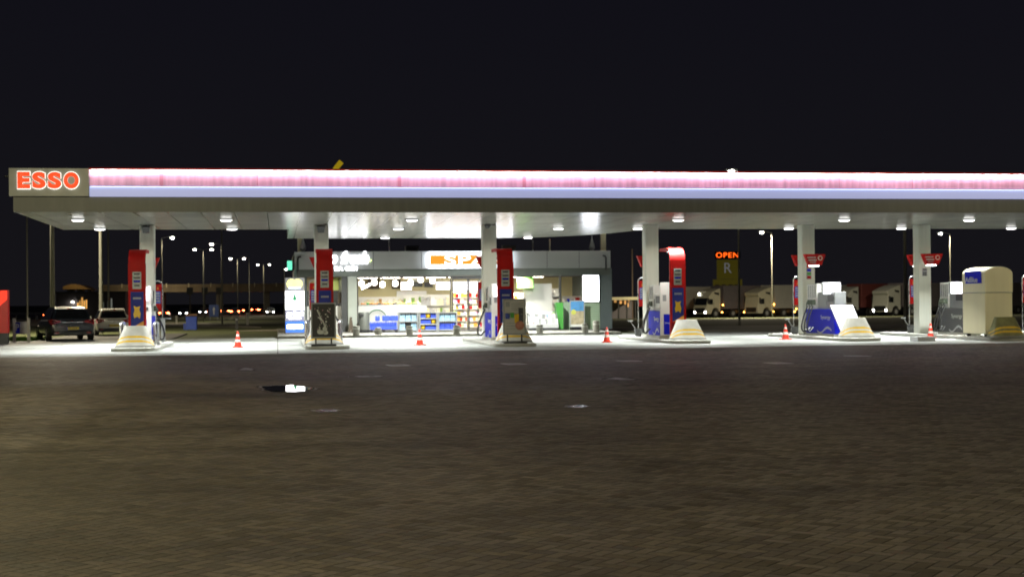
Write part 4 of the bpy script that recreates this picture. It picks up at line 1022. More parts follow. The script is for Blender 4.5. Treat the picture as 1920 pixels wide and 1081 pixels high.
# ---- crates of blue bottles on a pallet
M['blue_wrap'] = mat('blue_wrap', (.05, .09, .55), .25, nz=.25, ns=7); M['pale_wrap'] = mat('pale_bottle', (.30, .46, .62), .2, nz=.25, ns=9); M['cap'] = mat('white_cap', (.7, .7, .72), .4)
def pack(name, label, group, body, w_=.25, d_=.2, h=.33, nx=3):
    t = thing(name, label, 'bottle pack', group=group); b = MB(); c = MB()
    for i in range(nx):
        for j in (-1, 1):
            x = -w_ / 2 + (i + .5) * w_ / nx; q = w_ / nx / 2 * .98; b.lathe([(q, 0), (q, h * .68), (q * .45, h * .86), (q * .4, h * .9)], (x, j * d_ / 4, 0), 8); c.lathe([(q * .42, h * .9), (q * .42, h)], (x, j * d_ / 4, 0), 8)
    b.box(-w_ / 2, w_ / 2, -d_ / 2, d_ / 2, .01, h * .4)
    b.build('bottles', body, t, smooth=True); c.build('caps', 'cap', t); return t
pal = thing('pallet', 'dark low pallet under the blue bottle packs by the bin', 'pallet', (X(718, 70.9), 70.9, .121))
hw = (X(745, 70.9) - X(693, 70.9)) / 2
pm = MB(); 
for k in range(4): pm.box(-hw, hw, -.4 + k * .24, -.4 + k * .24 + .12, .1, .13)
pm.build('deck', 'wood', pal); pm = MB()
for k in (-1, 0, 1): pm.box(k * hw * .9 - .07, k * hw * .9 + .07, -.4, .44, 0, .1)
pm.build('blocks', 'black', pal)
pk = pack('bottle_pack', 'pack of blue bottles with white caps on the pallet, first from the left', 'blue bottle packs on the pallet', 'blue_wrap', .24, .3, .42)
for k in range(7):
    loc = (X(718, 70.9) - hw + .14 + k * (2 * hw - .28) / 6, 70.75, .253)
    if k == 0: pk.location = loc
    else: copy_tree(pk, 'pack of blue bottles with white caps on the pallet, %s from the left' % ORD[k], loc)
for k, (a, b) in enumerate(((703, 711), (716, 730), (730.5, 745))):
    x0, x1 = X(a, 70.9), X(b, 70.9)
    o = MB().prism([(x, 0, z) for x, z in rounded(-(x1 - x0) / 2, (x1 - x0) / 2, 0, .26, .05)], (0, .3, 0)).build('wrapped_crate', 'blue_wrap', None, ((x0 + x1) / 2, 70.62, .676), bevel=.015)
    tag(o, ('small blue wrapped crate on top of the bottle packs', 'middle blue wrapped crate on top of the bottle packs', 'blue wrapped crate on the packs beside the first rack')[k], 'crate', 'blue crates on the bottle packs')
# ---- three outdoor racks
def rack(px0, px1, nsh, label, name='bottle_rack'):
    y = 70.9; x0, x1 = X(px0, y), X(px1, y); t = thing(name, label, 'rack', ((x0 + x1) / 2, y, .121), 0, 'outdoor racks along the shop window'); hw = (x1 - x0) / 2; ht = Zat(px0, 585, y) - .121
    for s in (-1, 1): box('side_frame', 'grey', t, s * hw - .035, s * hw + .035, -.25, .25, 0, ht)
    box('back_panel', 'dark', t, -hw + .036, hw - .036, .22, .25, .05, ht); box('top_board', 'grey', t, -hw + .036, hw - .036, -.25, .218, ht - .05, ht)
    zs = []
    for k in range(nsh):
        z = .06 + k * (ht - .1) / nsh; box('shelf_board', 'lightgrey', t, -hw + .036, hw - .036, -.24, .218, z, z + .04); zs.append(z + .041 + .121)
    return (x0 + x1) / 2, y, hw, zs
pk2 = None
RL = ['first', 'middle', 'last']
for r_, (a, b, nsh) in enumerate(((747, 782, 2), (786, 818, 3), (821, 855, 2))):
    cx, y, hw, zs = rack(a, b, nsh, ('open rack of pale bottle packs nearest the blue crates', 'middle open rack with three shelves of yellow and blue goods', 'open rack of bottle packs nearest the shop door')[r_])
    for s, z in enumerate(zs):
        sh = ('bottom', 'top')[s] if nsh == 2 else ('bottom', 'middle', 'top')[s]
        for k in range(3):
            if r_ == 0 and k == 1 and s == 0: continue
            x = cx + (k - 1) * hw * .62; pos = ('left', 'middle', 'right')[k]; rn = ('the rack nearest the crates', 'the middle rack', 'the rack nearest the door')[r_]
            if r_ == 1 and (s + k) % 3 == 0:
                t = tag(MB().ball((0, 0, .13), .13, .1, .13, n=12).build('yellow_bag', 'yellow', None, (x, y - .05, z), smooth=True), 'round yellow bag on the %s shelf, %s side of the middle rack' % (sh, pos), 'bag', 'yellow bags on the middle rack'); continue
            lb = '%s bottle pack on the %s shelf, %s place of %s' % ('pale' if r_ == 0 else 'blue', sh, pos, rn)
            t = pack('bottle_pack', lb, 'bottle packs on the racks', 'pale_wrap' if r_ == 0 or (r_ == 2 and s == 1) else 'blue_wrap', .26, .24, .26 if nsh == 3 else .36); t.location = (x, y - .05, z)
for k, (px, py, h) in enumerate([(668, 628, .42), (709, 627, .32), (768, 627.5, .4), (856, 627, .42), (1012, 624, .38), (1097, 623.5, .42), (1118, 622, .52)]):
    p = on_z(px, py, .121)
    t = thing('bollard', 'stubby concrete bollard on the shop pavement, %s from the left' % ORD[k], 'bollard', (p.x, p.y, .121), 0, 'concrete bollards on the pavement')
    MB().lathe([(.15, 0), (.15, h - .04), (.13, h), (.02, h + .005)], n=18).build('stub', 'concrete', t, smooth=True)
    MB().lathe([(.153, h * .62), (.153, h * .78)], n=18).build('ring', 'kerb', t, smooth=True)
# ---- door mat
tag(MB().box(X(862, 70.8), X(900, 70.8), 70.2, 71.6, .121, .14).build('door_mat', 'dark', bevel=.005), 'dark grey mat on the pavement before the sliding door', 'mat')
# ---- tall lit totem at the left corner of the shop
yt = 69.2
t = thing('advert_totem', 'tall lit totem with yellow circles, white panel and blue foot at the shop corner', 'totem', (X(552.5, yt), yt, .0))
hw = (X(571, yt) - X(534.5, yt)) / 2
zz = lambda py: Zat(552, py, yt)
box('case', 'grey', t, -hw, hw, 0, .3, zz(626), zz(520), .02); box('foot', 'dark', t, -hw * .7, hw * .7, .05, .25, 0, zz(626) - .002)
M['tot_grey'] = mat('totem_grey', (.22, .22, .24), .4, emit=(.4, .38, .42), es=.28); M['tot_white'] = glow('totem_white', (.97, .97, 1), 5.5); M['tot_mauve'] = mat('totem_mauve', (.2, .2, .28), .4, emit=(.34, .36, .55), es=.5); M['tot_blue'] = mat('totem_blue', (.04, .12, .5), .4, emit=(.06, .22, .9), es=.75)
for nm, mm, a, b in (('top_panel', 'tot_grey', 521, 544), ('white_panel', 'tot_white', 545.2, 580.5), ('mauve_panel', 'tot_mauve', 581.5, 601), ('blue_panel', 'tot_blue', 601.8, 623)):
    pn = box(nm, mm, t, -hw + .02, hw - .02, -.012, -.003, zz(b), zz(a))
    if nm == 'top_panel':
        for s in (-1, 1): MB().cyl((s * .21 * hw * 2 * .72, -.03, zz(532)), (s * .21 * hw * 2 * .72, -.014, zz(532)), .24, n=20).build('yellow_disc', glow('yellow_lit', (.95, .95, .35), 1.5), pn)
        MB().prism([(-.3, -.034, zz(541.5)), (.3, -.034, zz(541.5)), (.26, -.034, zz(537.5)), (-.26, -.034, zz(537.5))], (0, .003, 0)).build('pale_caption', glow('caption_lit', (.7, .8, 1), 1.6), pn)
    if nm == 'white_panel':
        tr = MB(); cxp, czp = 0.0, zz(563)
        for k, (w0, zz0) in enumerate(((.17, 0), (.12, .1), (.07, .2))): tr.prism([(-w0, -.016, czp + zz0), (w0, -.016, czp + zz0), (0, -.016, czp + zz0 + .16)], (0, .003, 0))
        tr.box(-.02, .02, -.016, -.013, czp - .14, czp); tr.build('tree_emblem', glow('emblem_green', (.05, .5, .2), .55), pn)
    if nm == 'mauve_panel':
        text('go fresh', hw * 1.75, .34, 'script_lit', pn, (0, -.014, zz(588.5)), bold=.03, shear=.2, ext=.008)
        MB().prism([(-.28, -.018, zz(598)), (.28, -.018, zz(598)), (.28, -.018, zz(595)), (-.28, -.018, zz(595))], (0, .004, 0)).build('pale_caption', 'script_lit', pn)
    if nm == 'blue_panel':
        MB().prism([(x, -.018, zz(612) + z) for x, z in rounded(-hw * .82, hw * .82, -.11, .11, .06)], (0, .004, 0)).build('white_caption', 'script_lit', pn)
# ---- green cross sign at the left end, drain pipes, roof posts and security lamps
t = thing('wall_sign', 'small mint green glowing sign on the left shop corner', 'sign', (X(543.5, Ys), Ys - .2, Zat(543, 506, Ys))); box('lit_face', glow('mint_lit', (.15, .75, .5), 1.3), t, -.12, .12, 0, .1, 0, Zat(543, 489, Ys) - Zat(543, 506, Ys)); box('arm', 'dark', t, .1, .45, .03, .07, .1, .16)
for px, lb in ((559, 'black swan neck pipe on the left parapet of the shop'), (1137, 'black swan neck pipe on the right parapet of the shop')):
    y = Ys - .3; x = X(px, y); z0, z1 = sz_(508), sz_(481)
    tag(MB().tube([(.0, 0, 0), (.0, 0, z1 - z0 - .1), (-.05 if px > 800 else .05, 0, z1 - z0), (-.16 if px > 800 else .16, 0, z1 - z0 + .02)], .05, 8).build('drain_pipe', 'dark', None, (x, y, z0), smooth=True), lb, 'pipe', 'pipes on the shop parapet')
for px, lb in ((562.5, 'pale square roof post near the left end of the shop'), (1131, 'pale square roof post near the right end of the shop')):
    y = Ys + .6; z0 = zp1 - .1
    tag(MB().box(-.12, .12, -.12, .12, 0, ZS - z0 + .5).build('roof_post', 'cream', None, (X(px, y, 460), y, z0)), lb, 'post', 'roof posts above the shop')
for px, lb in ((568, 'pale drop shaped roof lamp near the left roof post'), (1110, 'pale drop shaped roof lamp near the right roof post')):
    y = Ys + .4; t = thing('roof_lamp', lb, 'lamp', (X(px, y, 460), y, zp1 - .1), 0, 'drop shaped lamps on the shop roof')
    MB().lathe([(.05, .12), (.15, .25), (.12, .45), (.03, .75), (.01, .9)], n=14).build('bulb', 'lightgrey', t, smooth=True); MB().cyl((0, 0, 0), (0, 0, .14), .04).build('stem', 'grey', t)
for k, (px, hh, mm) in enumerate(((730, .75, 'lightgrey'), (999, .72, 'grey'), (1031, .75, 'cream'))):
    y = Ys + 1.2
    tag(MB().cyl((0, 0, 0), (0, 0, hh), .035, n=8).build('roof_mast', mm, None, (X(px, y, 460), y, zp1 - .1)), ('thin pale mast on the shop roof left of the name sign', 'thin grey mast on the shop roof right of the name sign', 'thin cream mast on the shop roof nearest the right end')[k], 'mast', 'masts on the shop roof')
for k, px in enumerate((773, 955)):
    y = Ys + 2; t = thing('roof_unit', ('boxy dark roof unit above the name sign left end', 'boxy dark roof unit right of the third column')[k], 'roof unit', (X(px, y, 460), y, zp1 - .1), 0, 'dark units on the shop roof')
    box('casing', 'dark', t, -.34, .34, 0, .5, 0, .48, .02); box('grille', 'black', t, -.22, .22, -.01, -.002, .08, .38)

# ================================================================== VEHICLES
M['carglass'] = mat('car_glass', (.01, .012, .014), .06, spec=.6, nz=.05)
M['tail_off'] = mat('tail_lamp', (.25, .012, .012), .2, coat=.5)
M['tail_on'] = glow('lit_tail_lamp', (1, .16, .04), 16)
M['tail_far'] = glow('far_tail_lamp', (1, .12, .035), 45)
M['head_far'] = glow('far_head_lamp', (1, .97, .95), 34)
M['amber'] = glow('amber_marker', (1, .42, .06), 22)
M['plate'] = mat('yellow_plate', (.66, .50, .03), .5, nz=.05)
def car(name, label, loc, rz, paint, wd=.9, Ln=4.3, ht=1.5, lit=False, plate='yellow', detail=True, group=None, suv=False):
    """front points to +y; rear bumper at -Ln/2"""
    t = thing(name, label, 'car', loc, rz, group); m = MB(); hl = Ln / 2
    belt = ht * .62
    st = [(-hl, .34, .66, .78), (-hl + .06, .26, belt - .06, .90), (-hl + .35, .22, belt + .02, .98), (-hl * .45, .2, belt, 1.0), (0, .2, belt - .01, 1.0), (hl * .45, .2, belt - .04, 1.0), (hl * .78, .24, belt - .16, .96), (hl - .12, .3, belt - .28, .86), (hl, .36, .52, .74)]
    rings = []
    for y, zb_, zt, k in st:
        a = wd * k
        rings.append([(-a * .86, y, zb_), (-a * .98, y, zb_ + .12), (-a, y, (zb_ + zt) / 2), (-a * .96, y, zt - .06), (-a * .88, y, zt), (a * .88, y, zt), (a * .96, y, zt - .06), (a, y, (zb_ + zt) / 2), (a * .98, y, zb_ + .12), (a * .86, y, zb_)])
    m.loft(rings)
    gy = [(-hl + .22, belt, .84), (-hl + .50, ht - .10, .66), (-hl + .85, ht, .64), (.1, ht - .01, .64), (hl * .28, ht - .1, .66), (hl * .62, belt - .04, .84)]
    m.loft([[(-wd * .87, y, belt - .06), (-wd * k, y, z), (wd * k, y, z), (wd * .87, y, belt - .06)] for y, z, k in gy])
    b = m.build('body', paint, t, smooth=True); bv = b.modifiers.new('round', 'BEVEL'); bv.width = .07; bv.segments = 3; bv.limit_method = 'ANGLE'; bv.angle_limit = R(25)
    # glazing set just proud of the cabin
    def pane(nm, pts, par=b, mm='carglass'):
        c = sum((Vector(p) for p in pts), Vector()) / len(pts); n_ = (Vector(pts[1]) - Vector(pts[0])).cross(Vector(pts[2]) - Vector(pts[0])).normalized()
        if n_.dot(c - Vector((0, 0, belt))) < 0: n_ = -n_
        return MB().prism([Vector(p) + n_ * .006 for p in pts], n_ * .006).build(nm, mm, par)
    y0, z0, y1, z1 = -hl + .25, belt + .05, -hl + .48, ht - .13
    pane('rear_window', [(-wd * .74, y0, z0), (wd * .74, y0, z0), (wd * .60, y1, z1), (-wd * .60, y1, z1)])
    pane('windscreen', [(-wd * .74, hl * .59, belt), (wd * .74, hl * .59, belt), (wd * .6, hl * .3, ht - .13), (-wd * .6, hl * .3, ht - .13)])
    for s in (-1, 1):
        q = [(s * wd * .862, -hl + .5, belt + .03), (s * wd * .862, hl * .5, belt + .0), (s * wd * .675, hl * .26, ht - .13), (s * wd * .665, -hl + .8, ht - .10)]
        pane('side_window', q)
    tl = 'tail_on' if lit == True else ('tail_far' if lit == 'far' else 'tail_off')
    for s in (-1, 1):
        lo, hi = belt - .22, belt + .03
        MB().prism([(s * wd * .98, -hl + .36, hi - .02), (s * wd * .99, -hl + .36, hi - .12), (s * wd * .93, -hl + .02, lo), (s * wd * .50, -hl + .0, lo + .1), (s * wd * .52, -hl + .0, lo + .19), (s * wd * .9, -hl + .04, hi)], (0, -.035, 0)).build('tail_lamp', tl, t, bevel=.01)
        MB().prism([(s * wd * .84, hl - .08, .62), (s * wd * .5, hl - .02, .58), (s * wd * .5, hl - .02, .68), (s * wd * .84, hl - .14, .76)], (0, .05, 0)).build('headlight', 'lightgrey', t)
    if detail:
        box('bumper', 'black', t, -wd * .84, wd * .84, -hl - .03, -hl + .1, .24, .42, .03)
        for s in (-1, 1):
            box('reflector', 'tail_off', t, s * wd * .68 - .09, s * wd * .68 + .09, -hl - .045, -hl - .031, .33, .39)
            MB().box(s * wd * 1.02 - .02, s * wd * 1.02 + .14 * s + .02, hl * .38, hl * .38 + .09, belt - .02, belt + .14).build('mirror', paint, t, bevel=.03)
        pl = box('number_plate', 'plate', t, -.26, .26, -hl - .05, -hl - .022, .5, .61)
        dg = MB()
        for k in range(6): dg.box(-.19 + k * .065 + (.012 if k > 1 else 0), -.155 + k * .065 + (.012 if k > 1 else 0), -hl - .054, -hl - .0505, .525, .585)
        dg.build('plate_digits', 'ink', pl); box('plate_band', 'blue', pl, -.262, -.225, -hl - .054, -hl - .0505, .503, .607)
        box('trim_bar', 'steel', t, -wd * .45, wd * .45, -hl - .012, -hl + .03, belt - .13, belt - .105)
        MB().box(-.16, .16, -hl + .5, -hl + .56, ht - .085, ht - .055).build('brake_light', 'tail_off', b)
        MB().box(-wd * .6, wd * .6, -hl + .34, -hl + .62, ht - .06, ht - .035).build('spoiler', paint, b, bevel=.01)
    for y in (-hl + .82, hl - .85):
        for s in (-1, 1):
            wv = MB().cyl((s * (wd - .20), y, .33), (s * (wd + .005), y, .33), .33, n=24).build('wheel', 'rubber', t)
            wv2 = MB(); wv2.cyl((s * (wd + .006), y, .33), (s * (wd + .012), y, .33), .21, n=20); wv2.build('rim', 'lightgrey', wv)
    return t
M['paint_dark'] = mat('dark_blue_paint', (.013, .019, .030), .3, nz=.08, coat=.4)
M['paint_white'] = mat('white_car_paint', (.62, .61, .55), .25, nz=.05, coat=.5)
p = on_z(121, 638.5)
car('parked_car', 'dark blue grey hatchback with yellow number plate parked left of the pumps', (p.x - .30, p.y + 2.2, -.004), R(17), 'paint_dark', 1.02, 4.4, 1.52)
p = on_z(213, 629)
car('parked_car', 'white estate car with yellow plate parked beside the dark hatchback', (p.x - .4, p.y + 2.4, -.03), R(10), 'paint_white', .9, 4.5, 1.42)
# brighter tail light of a car standing just beyond the hatchback
p = on_t(84, 601)
car('parked_car', 'dark car with one orange tail light showing behind the hatchback', (p.x + .6, p.y + 2.2, terrain(p.y + 2)), R(0), 'paint_dark', .9, 4.3, 1.5, lit=True, detail=False)
# traffic on the motorway
def far_pos(px, py, h, Zd):
    d = ray(px, py); k = Zd / (M3.transposed() @ d).z * -1
    return EYE + d * k
far0 = None
for k, (px, Zd, lb) in enumerate([(309, 240, 'car with glowing red tail lights beside the grey post'), (390, 300, 'car with red tail lights next to the blue road sign'), (423, 285, 'car with twin red tail lights below the viaduct sign'), (441, 270, 'left car of the bright red pair above the cone'),
                              (451, 300, 'right car of the bright red pair above the cone'), (478, 330, 'car with pinkish tail lights left of the white marker light'), (492, 320, 'car with red tail lights nearest the totem')]):
    d = ray(px, 585); q = EYE + d * (Zd / -(M3.transposed() @ d).z)
    c = car('traffic_car', lb, (q.x, q.y, terrain(q.y) + .03), R(0), 'paint_dark', .85, 4.2, 1.5, lit='far', detail=False, group='cars on the motorway')
for k, (px, Zd, lb) in enumerate([(345, 260, 'oncoming car with white headlights left of the blue bin'), (381, 290, 'oncoming car with one white headlight behind the bin'), (507, 270, 'oncoming car with white headlights left of the totem')]):
    d = ray(px, 585); q = EYE + d * (Zd / -(M3.transposed() @ d).z)
    c = car('traffic_car', lb, (q.x, q.y, terrain(q.y) + .03), math.pi, 'paint_dark', .85, 4.2, 1.5, detail=False, group='cars on the motorway')
    for ch in kids(c):
        if ch.name.startswith('headlight'): ch.data.materials[0] = M['head_far']

# ---- lorries
def lorry(label, loc, rz, cabm, trm, tall=2.95, head=True, sleek=True, marks=True):
    t = thing('lorry', label, 'lorry', loc, rz, 'parked lorries behind the station')
    # front points to +y, cab 2.3 long from y=0 back
    prof = [(0, .45), (.06, 1.25), (-.05 if sleek else .0, 1.45), (-.32, 2.45), (-.42, 2.62), (-1.1, 3.25), (-2.15, 3.6), (-2.25, 3.6), (-2.25, .75), (-2.05, .7), (-1.85, 1.05), (-1.45, 1.2), (-1.0, 1.05), (-.8, .6), (-.7, .42)]
    if not sleek: prof = [(0, .45), (.06, 1.25), (.0, 1.5), (-.16, 2.5), (.02, 2.72), (.0, 3.0), (-1.2, 3.45), (-2.2, 3.7), (-2.3, 3.7), (-2.3, .75), (-2.05, .7), (-1.85, 1.05), (-1.45, 1.2), (-1.0, 1.05), (-.8, .6), (-.7, .42)]
    c = MB().prism([(-1.24, y, z) for y, z in prof], (2.48, 0, 0)).build('cab', cabm, t, bevel=.07)
    for s in (-1, 1):
        MB().prism([(s * 1.243, -.30, 1.62), (s * 1.243, -1.0, 1.62), (s * 1.243, -1.0, 2.28), (s * 1.243, -.46, 2.28)], (s * .01, 0, 0)).build('side_window', 'carglass', c)
        MB().prism([(s * 1.243, -1.3, 2.9), (s * 1.243, -2.0, 2.75), (s * 1.243, -2.0, 3.05), (s * 1.243, -1.2, 3.12)], (s * .008, 0, 0)).build('roof_stripe', 'black', c)
        MB().box(s * 1.26, s * 1.42, -.28, -.12, 1.7, 2.4).build('mirror', 'black', c, bevel=.03)
        box('door_line', 'black', c, s * 1.244 - .004, s * 1.244 + .004, -1.16, -1.14, .9, 2.5)
    MB().prism([(-1.1, -.045, 1.55), (1.1, -.045, 1.55), (1.05, -.30, 2.4), (-1.05, -.30, 2.4)], (0, .03, .01)).build('windscreen', 'carglass', c)
    box('grille', 'black', t, -.9, .9, .02, .075, .62, 1.2)
    for s in (-1, 1): MB().ball((s * .98, .05, .66), .17, .05, .12, n=10).build('headlight', 'head_far' if head else 'lightgrey', t)
    box('chassis', 'black', t, -.5, .5, -15.5, -.9, .5, .85)
    box('trailer', trm, t, -1.25, 1.25, -15.8, -2.75, 1.05, 3.95, .03); box('trailer_skirt', 'dark', t, -1.22, 1.22, -15.4, -6.2, .5, 1.03)
    for y in (-1.45, -4.3, -11.2, -12.5, -13.8):
        for s in (-1, 1):
            wv = MB().cyl((s * .9, y, .5), (s * 1.24, y, .5), .5, n=20).build('wheel', 'rubber', t); MB().cyl((s * 1.242, y, .5), (s * 1.25, y, .5), .26, n=14).build('rim', 'grey', wv)
    if marks:
        for y, z in ((-2.45, .65), (-2.6, 1.55), (-6.4, .95), (-6.1, .62)):
            for s in (-1, 1): MB().ball((s * 1.27, y, z), .09, .09, .09, n=8).build('marker_lamp', 'amber', t)
        if head: MB().ball((.9, -.6, 2.95), .12, .1, .1, n=8).build('roof_light', 'head_far', t)
    return t
M['lorry_cream'] = mat('cream_lorry_paint', (.46, .44, .33), .4, nz=.06); M['lorry_dim'] = mat('grey_lorry_paint', (.30, .31, .28), .45, nz=.08)
M['trailer_grey'] = mat('trailer_grey', (.30, .30, .28), .6, nz=.12, streak=True); M['trailer_dark'] = mat('trailer_dark', (.10, .09, .10), .6, nz=.15); M['trailer_red'] = mat('trailer_red', (.09, .02, .018), .6, nz=.15)
def park(px, Zd, label, *a, **k):
    d = ray(px, 590); q = EYE + d * (Zd / -(M3.transposed() @ d).z)
    return lorry(label, (q.x, q.y, terrain(q.y)), R(90 + 24), *a, **k)
park(1222, 182, 'lorry whose grey trailer ends behind the red spine', 'lorry_cream', 'trailer_grey', head=False, marks=False)
park(1313, 178, 'cream lorry with lit headlight and amber lamps right of the hooked spine', 'lorry_cream', 'trailer_dark')
park(1409, 178, 'cream lorry with flat roof visor behind the signpost', 'lorry_cream', 'trailer_grey', head=False, sleek=False)
park(1572, 176, 'dim grey lorry partly hidden by the tilted white board', 'lorry_dim', 'trailer_red', head=False, marks=False)
park(1650, 174, 'dark lorry with one lit headlight left of the last full column', 'lorry_dim', 'trailer_dark', head=True, sleek=False, marks=False)
park(1783, 176, 'dark lorry mostly hidden behind the cream cabinet', 'lorry_dim', 'trailer_dark', head=False, marks=False)

# ================================================================== LAMP POSTS AND BACKGROUND
M['bulb'] = glow('street_lamp_lens', (1, .93, .80), 42)
def pole_base(px, y):
    d = ray(px, 560); q = EYE + d * (y / d.y); return Vector((q.x, q.y, terrain(q.y)))
def street_lamp(px, py, dist, label, arms=(0,), lit=True, power=0, thick=.055, reach=.9, name='street_lamp', col=(1, .86, .6)):
    """head(s) at photo height py; dist = metres along the view"""
    d = ray(px, py); q = EYE + d * (dist / -(M3.transposed() @ d).z); z0 = terrain(q.y)
    t = thing(name, label, 'street lamp', (q.x, q.y, z0), 0, 'street lamps around the station'); h = q.z - z0
    MB().cyl((0, 0, 0), (0, 0, h), thick * 1.25, thick * .75, 10).build('pole', 'galv', t, smooth=True)
    for a in arms:
        dx, dy = math.cos(R(a)), math.sin(R(a))
        MB().tube([(0, 0, h - .05), (dx * reach * .5, dy * reach * .5, h + .08), (dx * reach, dy * reach, h + .1)], thick * .5, 6).build('arm', 'galv', t)
        hm = MB().box(-.38, .38, -.14, .14, .0, .12, Matrix.Translation((dx * (reach + .2), dy * (reach + .2), h + .06)) @ Matrix.Rotation(R(a), 4, 'Z')).build('lamp_head', 'grey', t, bevel=.03)
        if lit:
            MB().ball((dx * (reach + .2), dy * (reach + .2), h + .02), .2, .2, .13, n=10).build('lens', 'bulb', hm)
            if power: area(t, (dx * (reach + .2), dy * (reach + .2), h - .2), .4, power, col, 179)
    return t
street_lamp(303, 446, 150, 'lit street lamp just right of the leftmost column', (0,), True, 500)
street_lamp(381, 468, 190, 'double street lamp with two bright heads over the viaduct, nearest the blue bin', (0, 180), True, 500)
street_lamp(415, 458, 165, 'tall street lamp with a single head pointing left', (180,), True, 400)
street_lamp(445, 485, 235, 'smaller double street lamp above the red traffic', (0, 180), True, 500)
street_lamp(467, 482, 240, 'unlit street lamp between the two small double lamps', (180,), False)
street_lamp(494, 496, 270, 'smallest double street lamp left of the totem', (0, 180), True, 500)
street_lamp(1447, 436, 150, 'lit street lamp above the cream lorries', (180,), True, 10500)
street_lamp(1781, 438, 158, 'lit street lamp above the last full column gap', (180,), True, 2500)
street_lamp(1383.5, 322, 88, 'street lamp by the open sign whose bright head shows over the canopy', (180,), True, 0, reach=.22)
street_lamp(131, 566, 260, 'tiny lit lamp over the parked dark hatchback', (0,), True, 0, reach=.3)
street_lamp(97, 330, 78, 'tall thick pole rising behind the parked hatchback', (150,), True, 2600, .11)
street_lamp(188, 330, 82, 'tall thick pole rising beside the white car', (150,), True, 1500, .10)
street_lamp(50, 335, 100, 'thin dark pole behind the parking sign', (200,), False, thick=.05)
street_lamp(202, 335, 110, 'thinnest pole right of the white car pole', (200,), False, thick=.06)
street_lamp(415, 350, 125, 'very tall thin pole behind the single headed lamp', (20,), False, thick=.06)
street_lamp(533, 505, 240, 'small white lamp left of the shop corner', (0,), True, 0, reach=.1)
t = street_lamp(1696, 415, 90, 'grey camera pole left of the last full column', (180,), False, thick=.11, reach=.2, name='camera_pole')
tag(t, None, 'camera pole')
# street lamps of the forecourt approach, beside and behind the photographer
def near_lamp(x, y, h, label, power, rz, col=(1, .88, .57)):
    t = thing('street_lamp', label, 'street lamp', (x, y, 0), rz, 'street lamps around the station')
    MB().cyl((0, 0, 0), (0, 0, h), .1, .06, 12).build('pole', 'galv', t, smooth=True)
    MB().tube([(0, 0, h - .05), (.5, 0, h + .1), (1.1, 0, h + .12)], .04, 8).build('arm', 'galv', t)
    hm = MB().box(1.0, 1.75, -.14, .14, h + .06, h + .18).build('lamp_head', 'grey', t, bevel=.03); MB().box(1.1, 1.65, -.1, .1, h + .03, h + .056).build('lens', 'bulb', hm)
    l = bpy.data.lights.new('lamp_light', 'POINT'); l.energy = power; l.color = col; l.shadow_soft_size = .15
    o = bpy.data.objects.new('lamp_light', l); COL.objects.link(o); o.location = (1.4, 0, h - .2); o.parent = t
near_lamp(-12, 21.5, 8, 'street lamp at the left edge of the brick paving', 5200, R(5), (1, .92, .52))
near_lamp(-9.5, -2.5, 9.0, 'street lamp on the paving behind the photographer', 10500, R(70))
near_lamp(29.5, 36, 9.0, 'street lamp at the right edge of the brick paving', 1500, R(175))

# red price sign at the left edge
ya = 61.8
t = thing('price_totem', 'red price sign with a bright slanted stripe at the left picture edge', 'price sign', (X(-22, ya), ya, .0)); xr = X(14.3, ya) - X(-22, ya); zz = lambda py: Zat(5, py, ya)
box('panel', mat('dim_red_lit', (.22, .02, .015), .4, emit=(.5, .025, .02), es=.32), t, -xr, xr, 0, .4, zz(624), zz(543.5), .02)
MB().prism([(x, -.012, z) for x, z in ((-.2, zz(600)), (xr - .02, zz(561)), (xr - .02, zz(544.5)), (xr - .25, zz(544.5)), (-.55, zz(592)))], (0, .009, 0)).build('slanted_stripe', glow('red_stripe_lit', (1, .045, .02), 1.25), t)
box('foot', 'dark', t, -xr * .9, xr * .98, .03, .37, 0, zz(624) - .003)
# parking sign
ya = 66.0; t = thing('parking_sign', 'low parking board with white P on blue between two posts', 'parking sign', (X(40, ya), ya, -.05)); c0 = X(40, ya)
for a in (26.5, 53.5): box('post', 'offwhite', t, X(a, ya) - c0 - .06, X(a, ya) - c0 + .06, -.06, .06, 0, Zat(a, 596, ya) + .05)
bd = box('board', 'lightgrey', t, X(28, ya) - c0, X(52, ya) - c0, -.025, .025, Zat(40, 626, ya) + .05, Zat(40, 603, ya) + .05)
bl = box('blue_field', 'blue', bd, X(28.4, ya) - c0, X(37, ya) - c0, -.032, -.026, Zat(40, 624.5, ya) + .05, Zat(40, 604, ya) + .05)
text('P', .13, .3, 'white', bl, ((X(28.4, ya) + X(37, ya)) / 2 - c0, -.033, Zat(40, 613, ya) + .05), ext=.004, bold=.02)
# guard rail far left
q0, q1 = on_t(-60, 597), on_t(88, 597); t = thing('crash_barrier', 'long grey crash barrier beyond the parking sign', 'crash barrier', q0); dv = q1 - q0; L_ = dv.length; an = math.atan2(dv.y, dv.x); t.rotation_euler = (0, 0, an)
MB().prism([(0, -.03, .75), (0, .05, .85), (0, -.03, .95), (0, .05, 1.05), (0, -.03, 1.15), (0, .09, 1.15), (0, .09, .75)], (L_, 0, 0)).build('rail', 'lightgrey', t)
for k in range(9): box('rail_post', 'grey', t, k * L_ / 8.2, k * L_ / 8.2 + .12, .1, .2, -.1, 1.1)
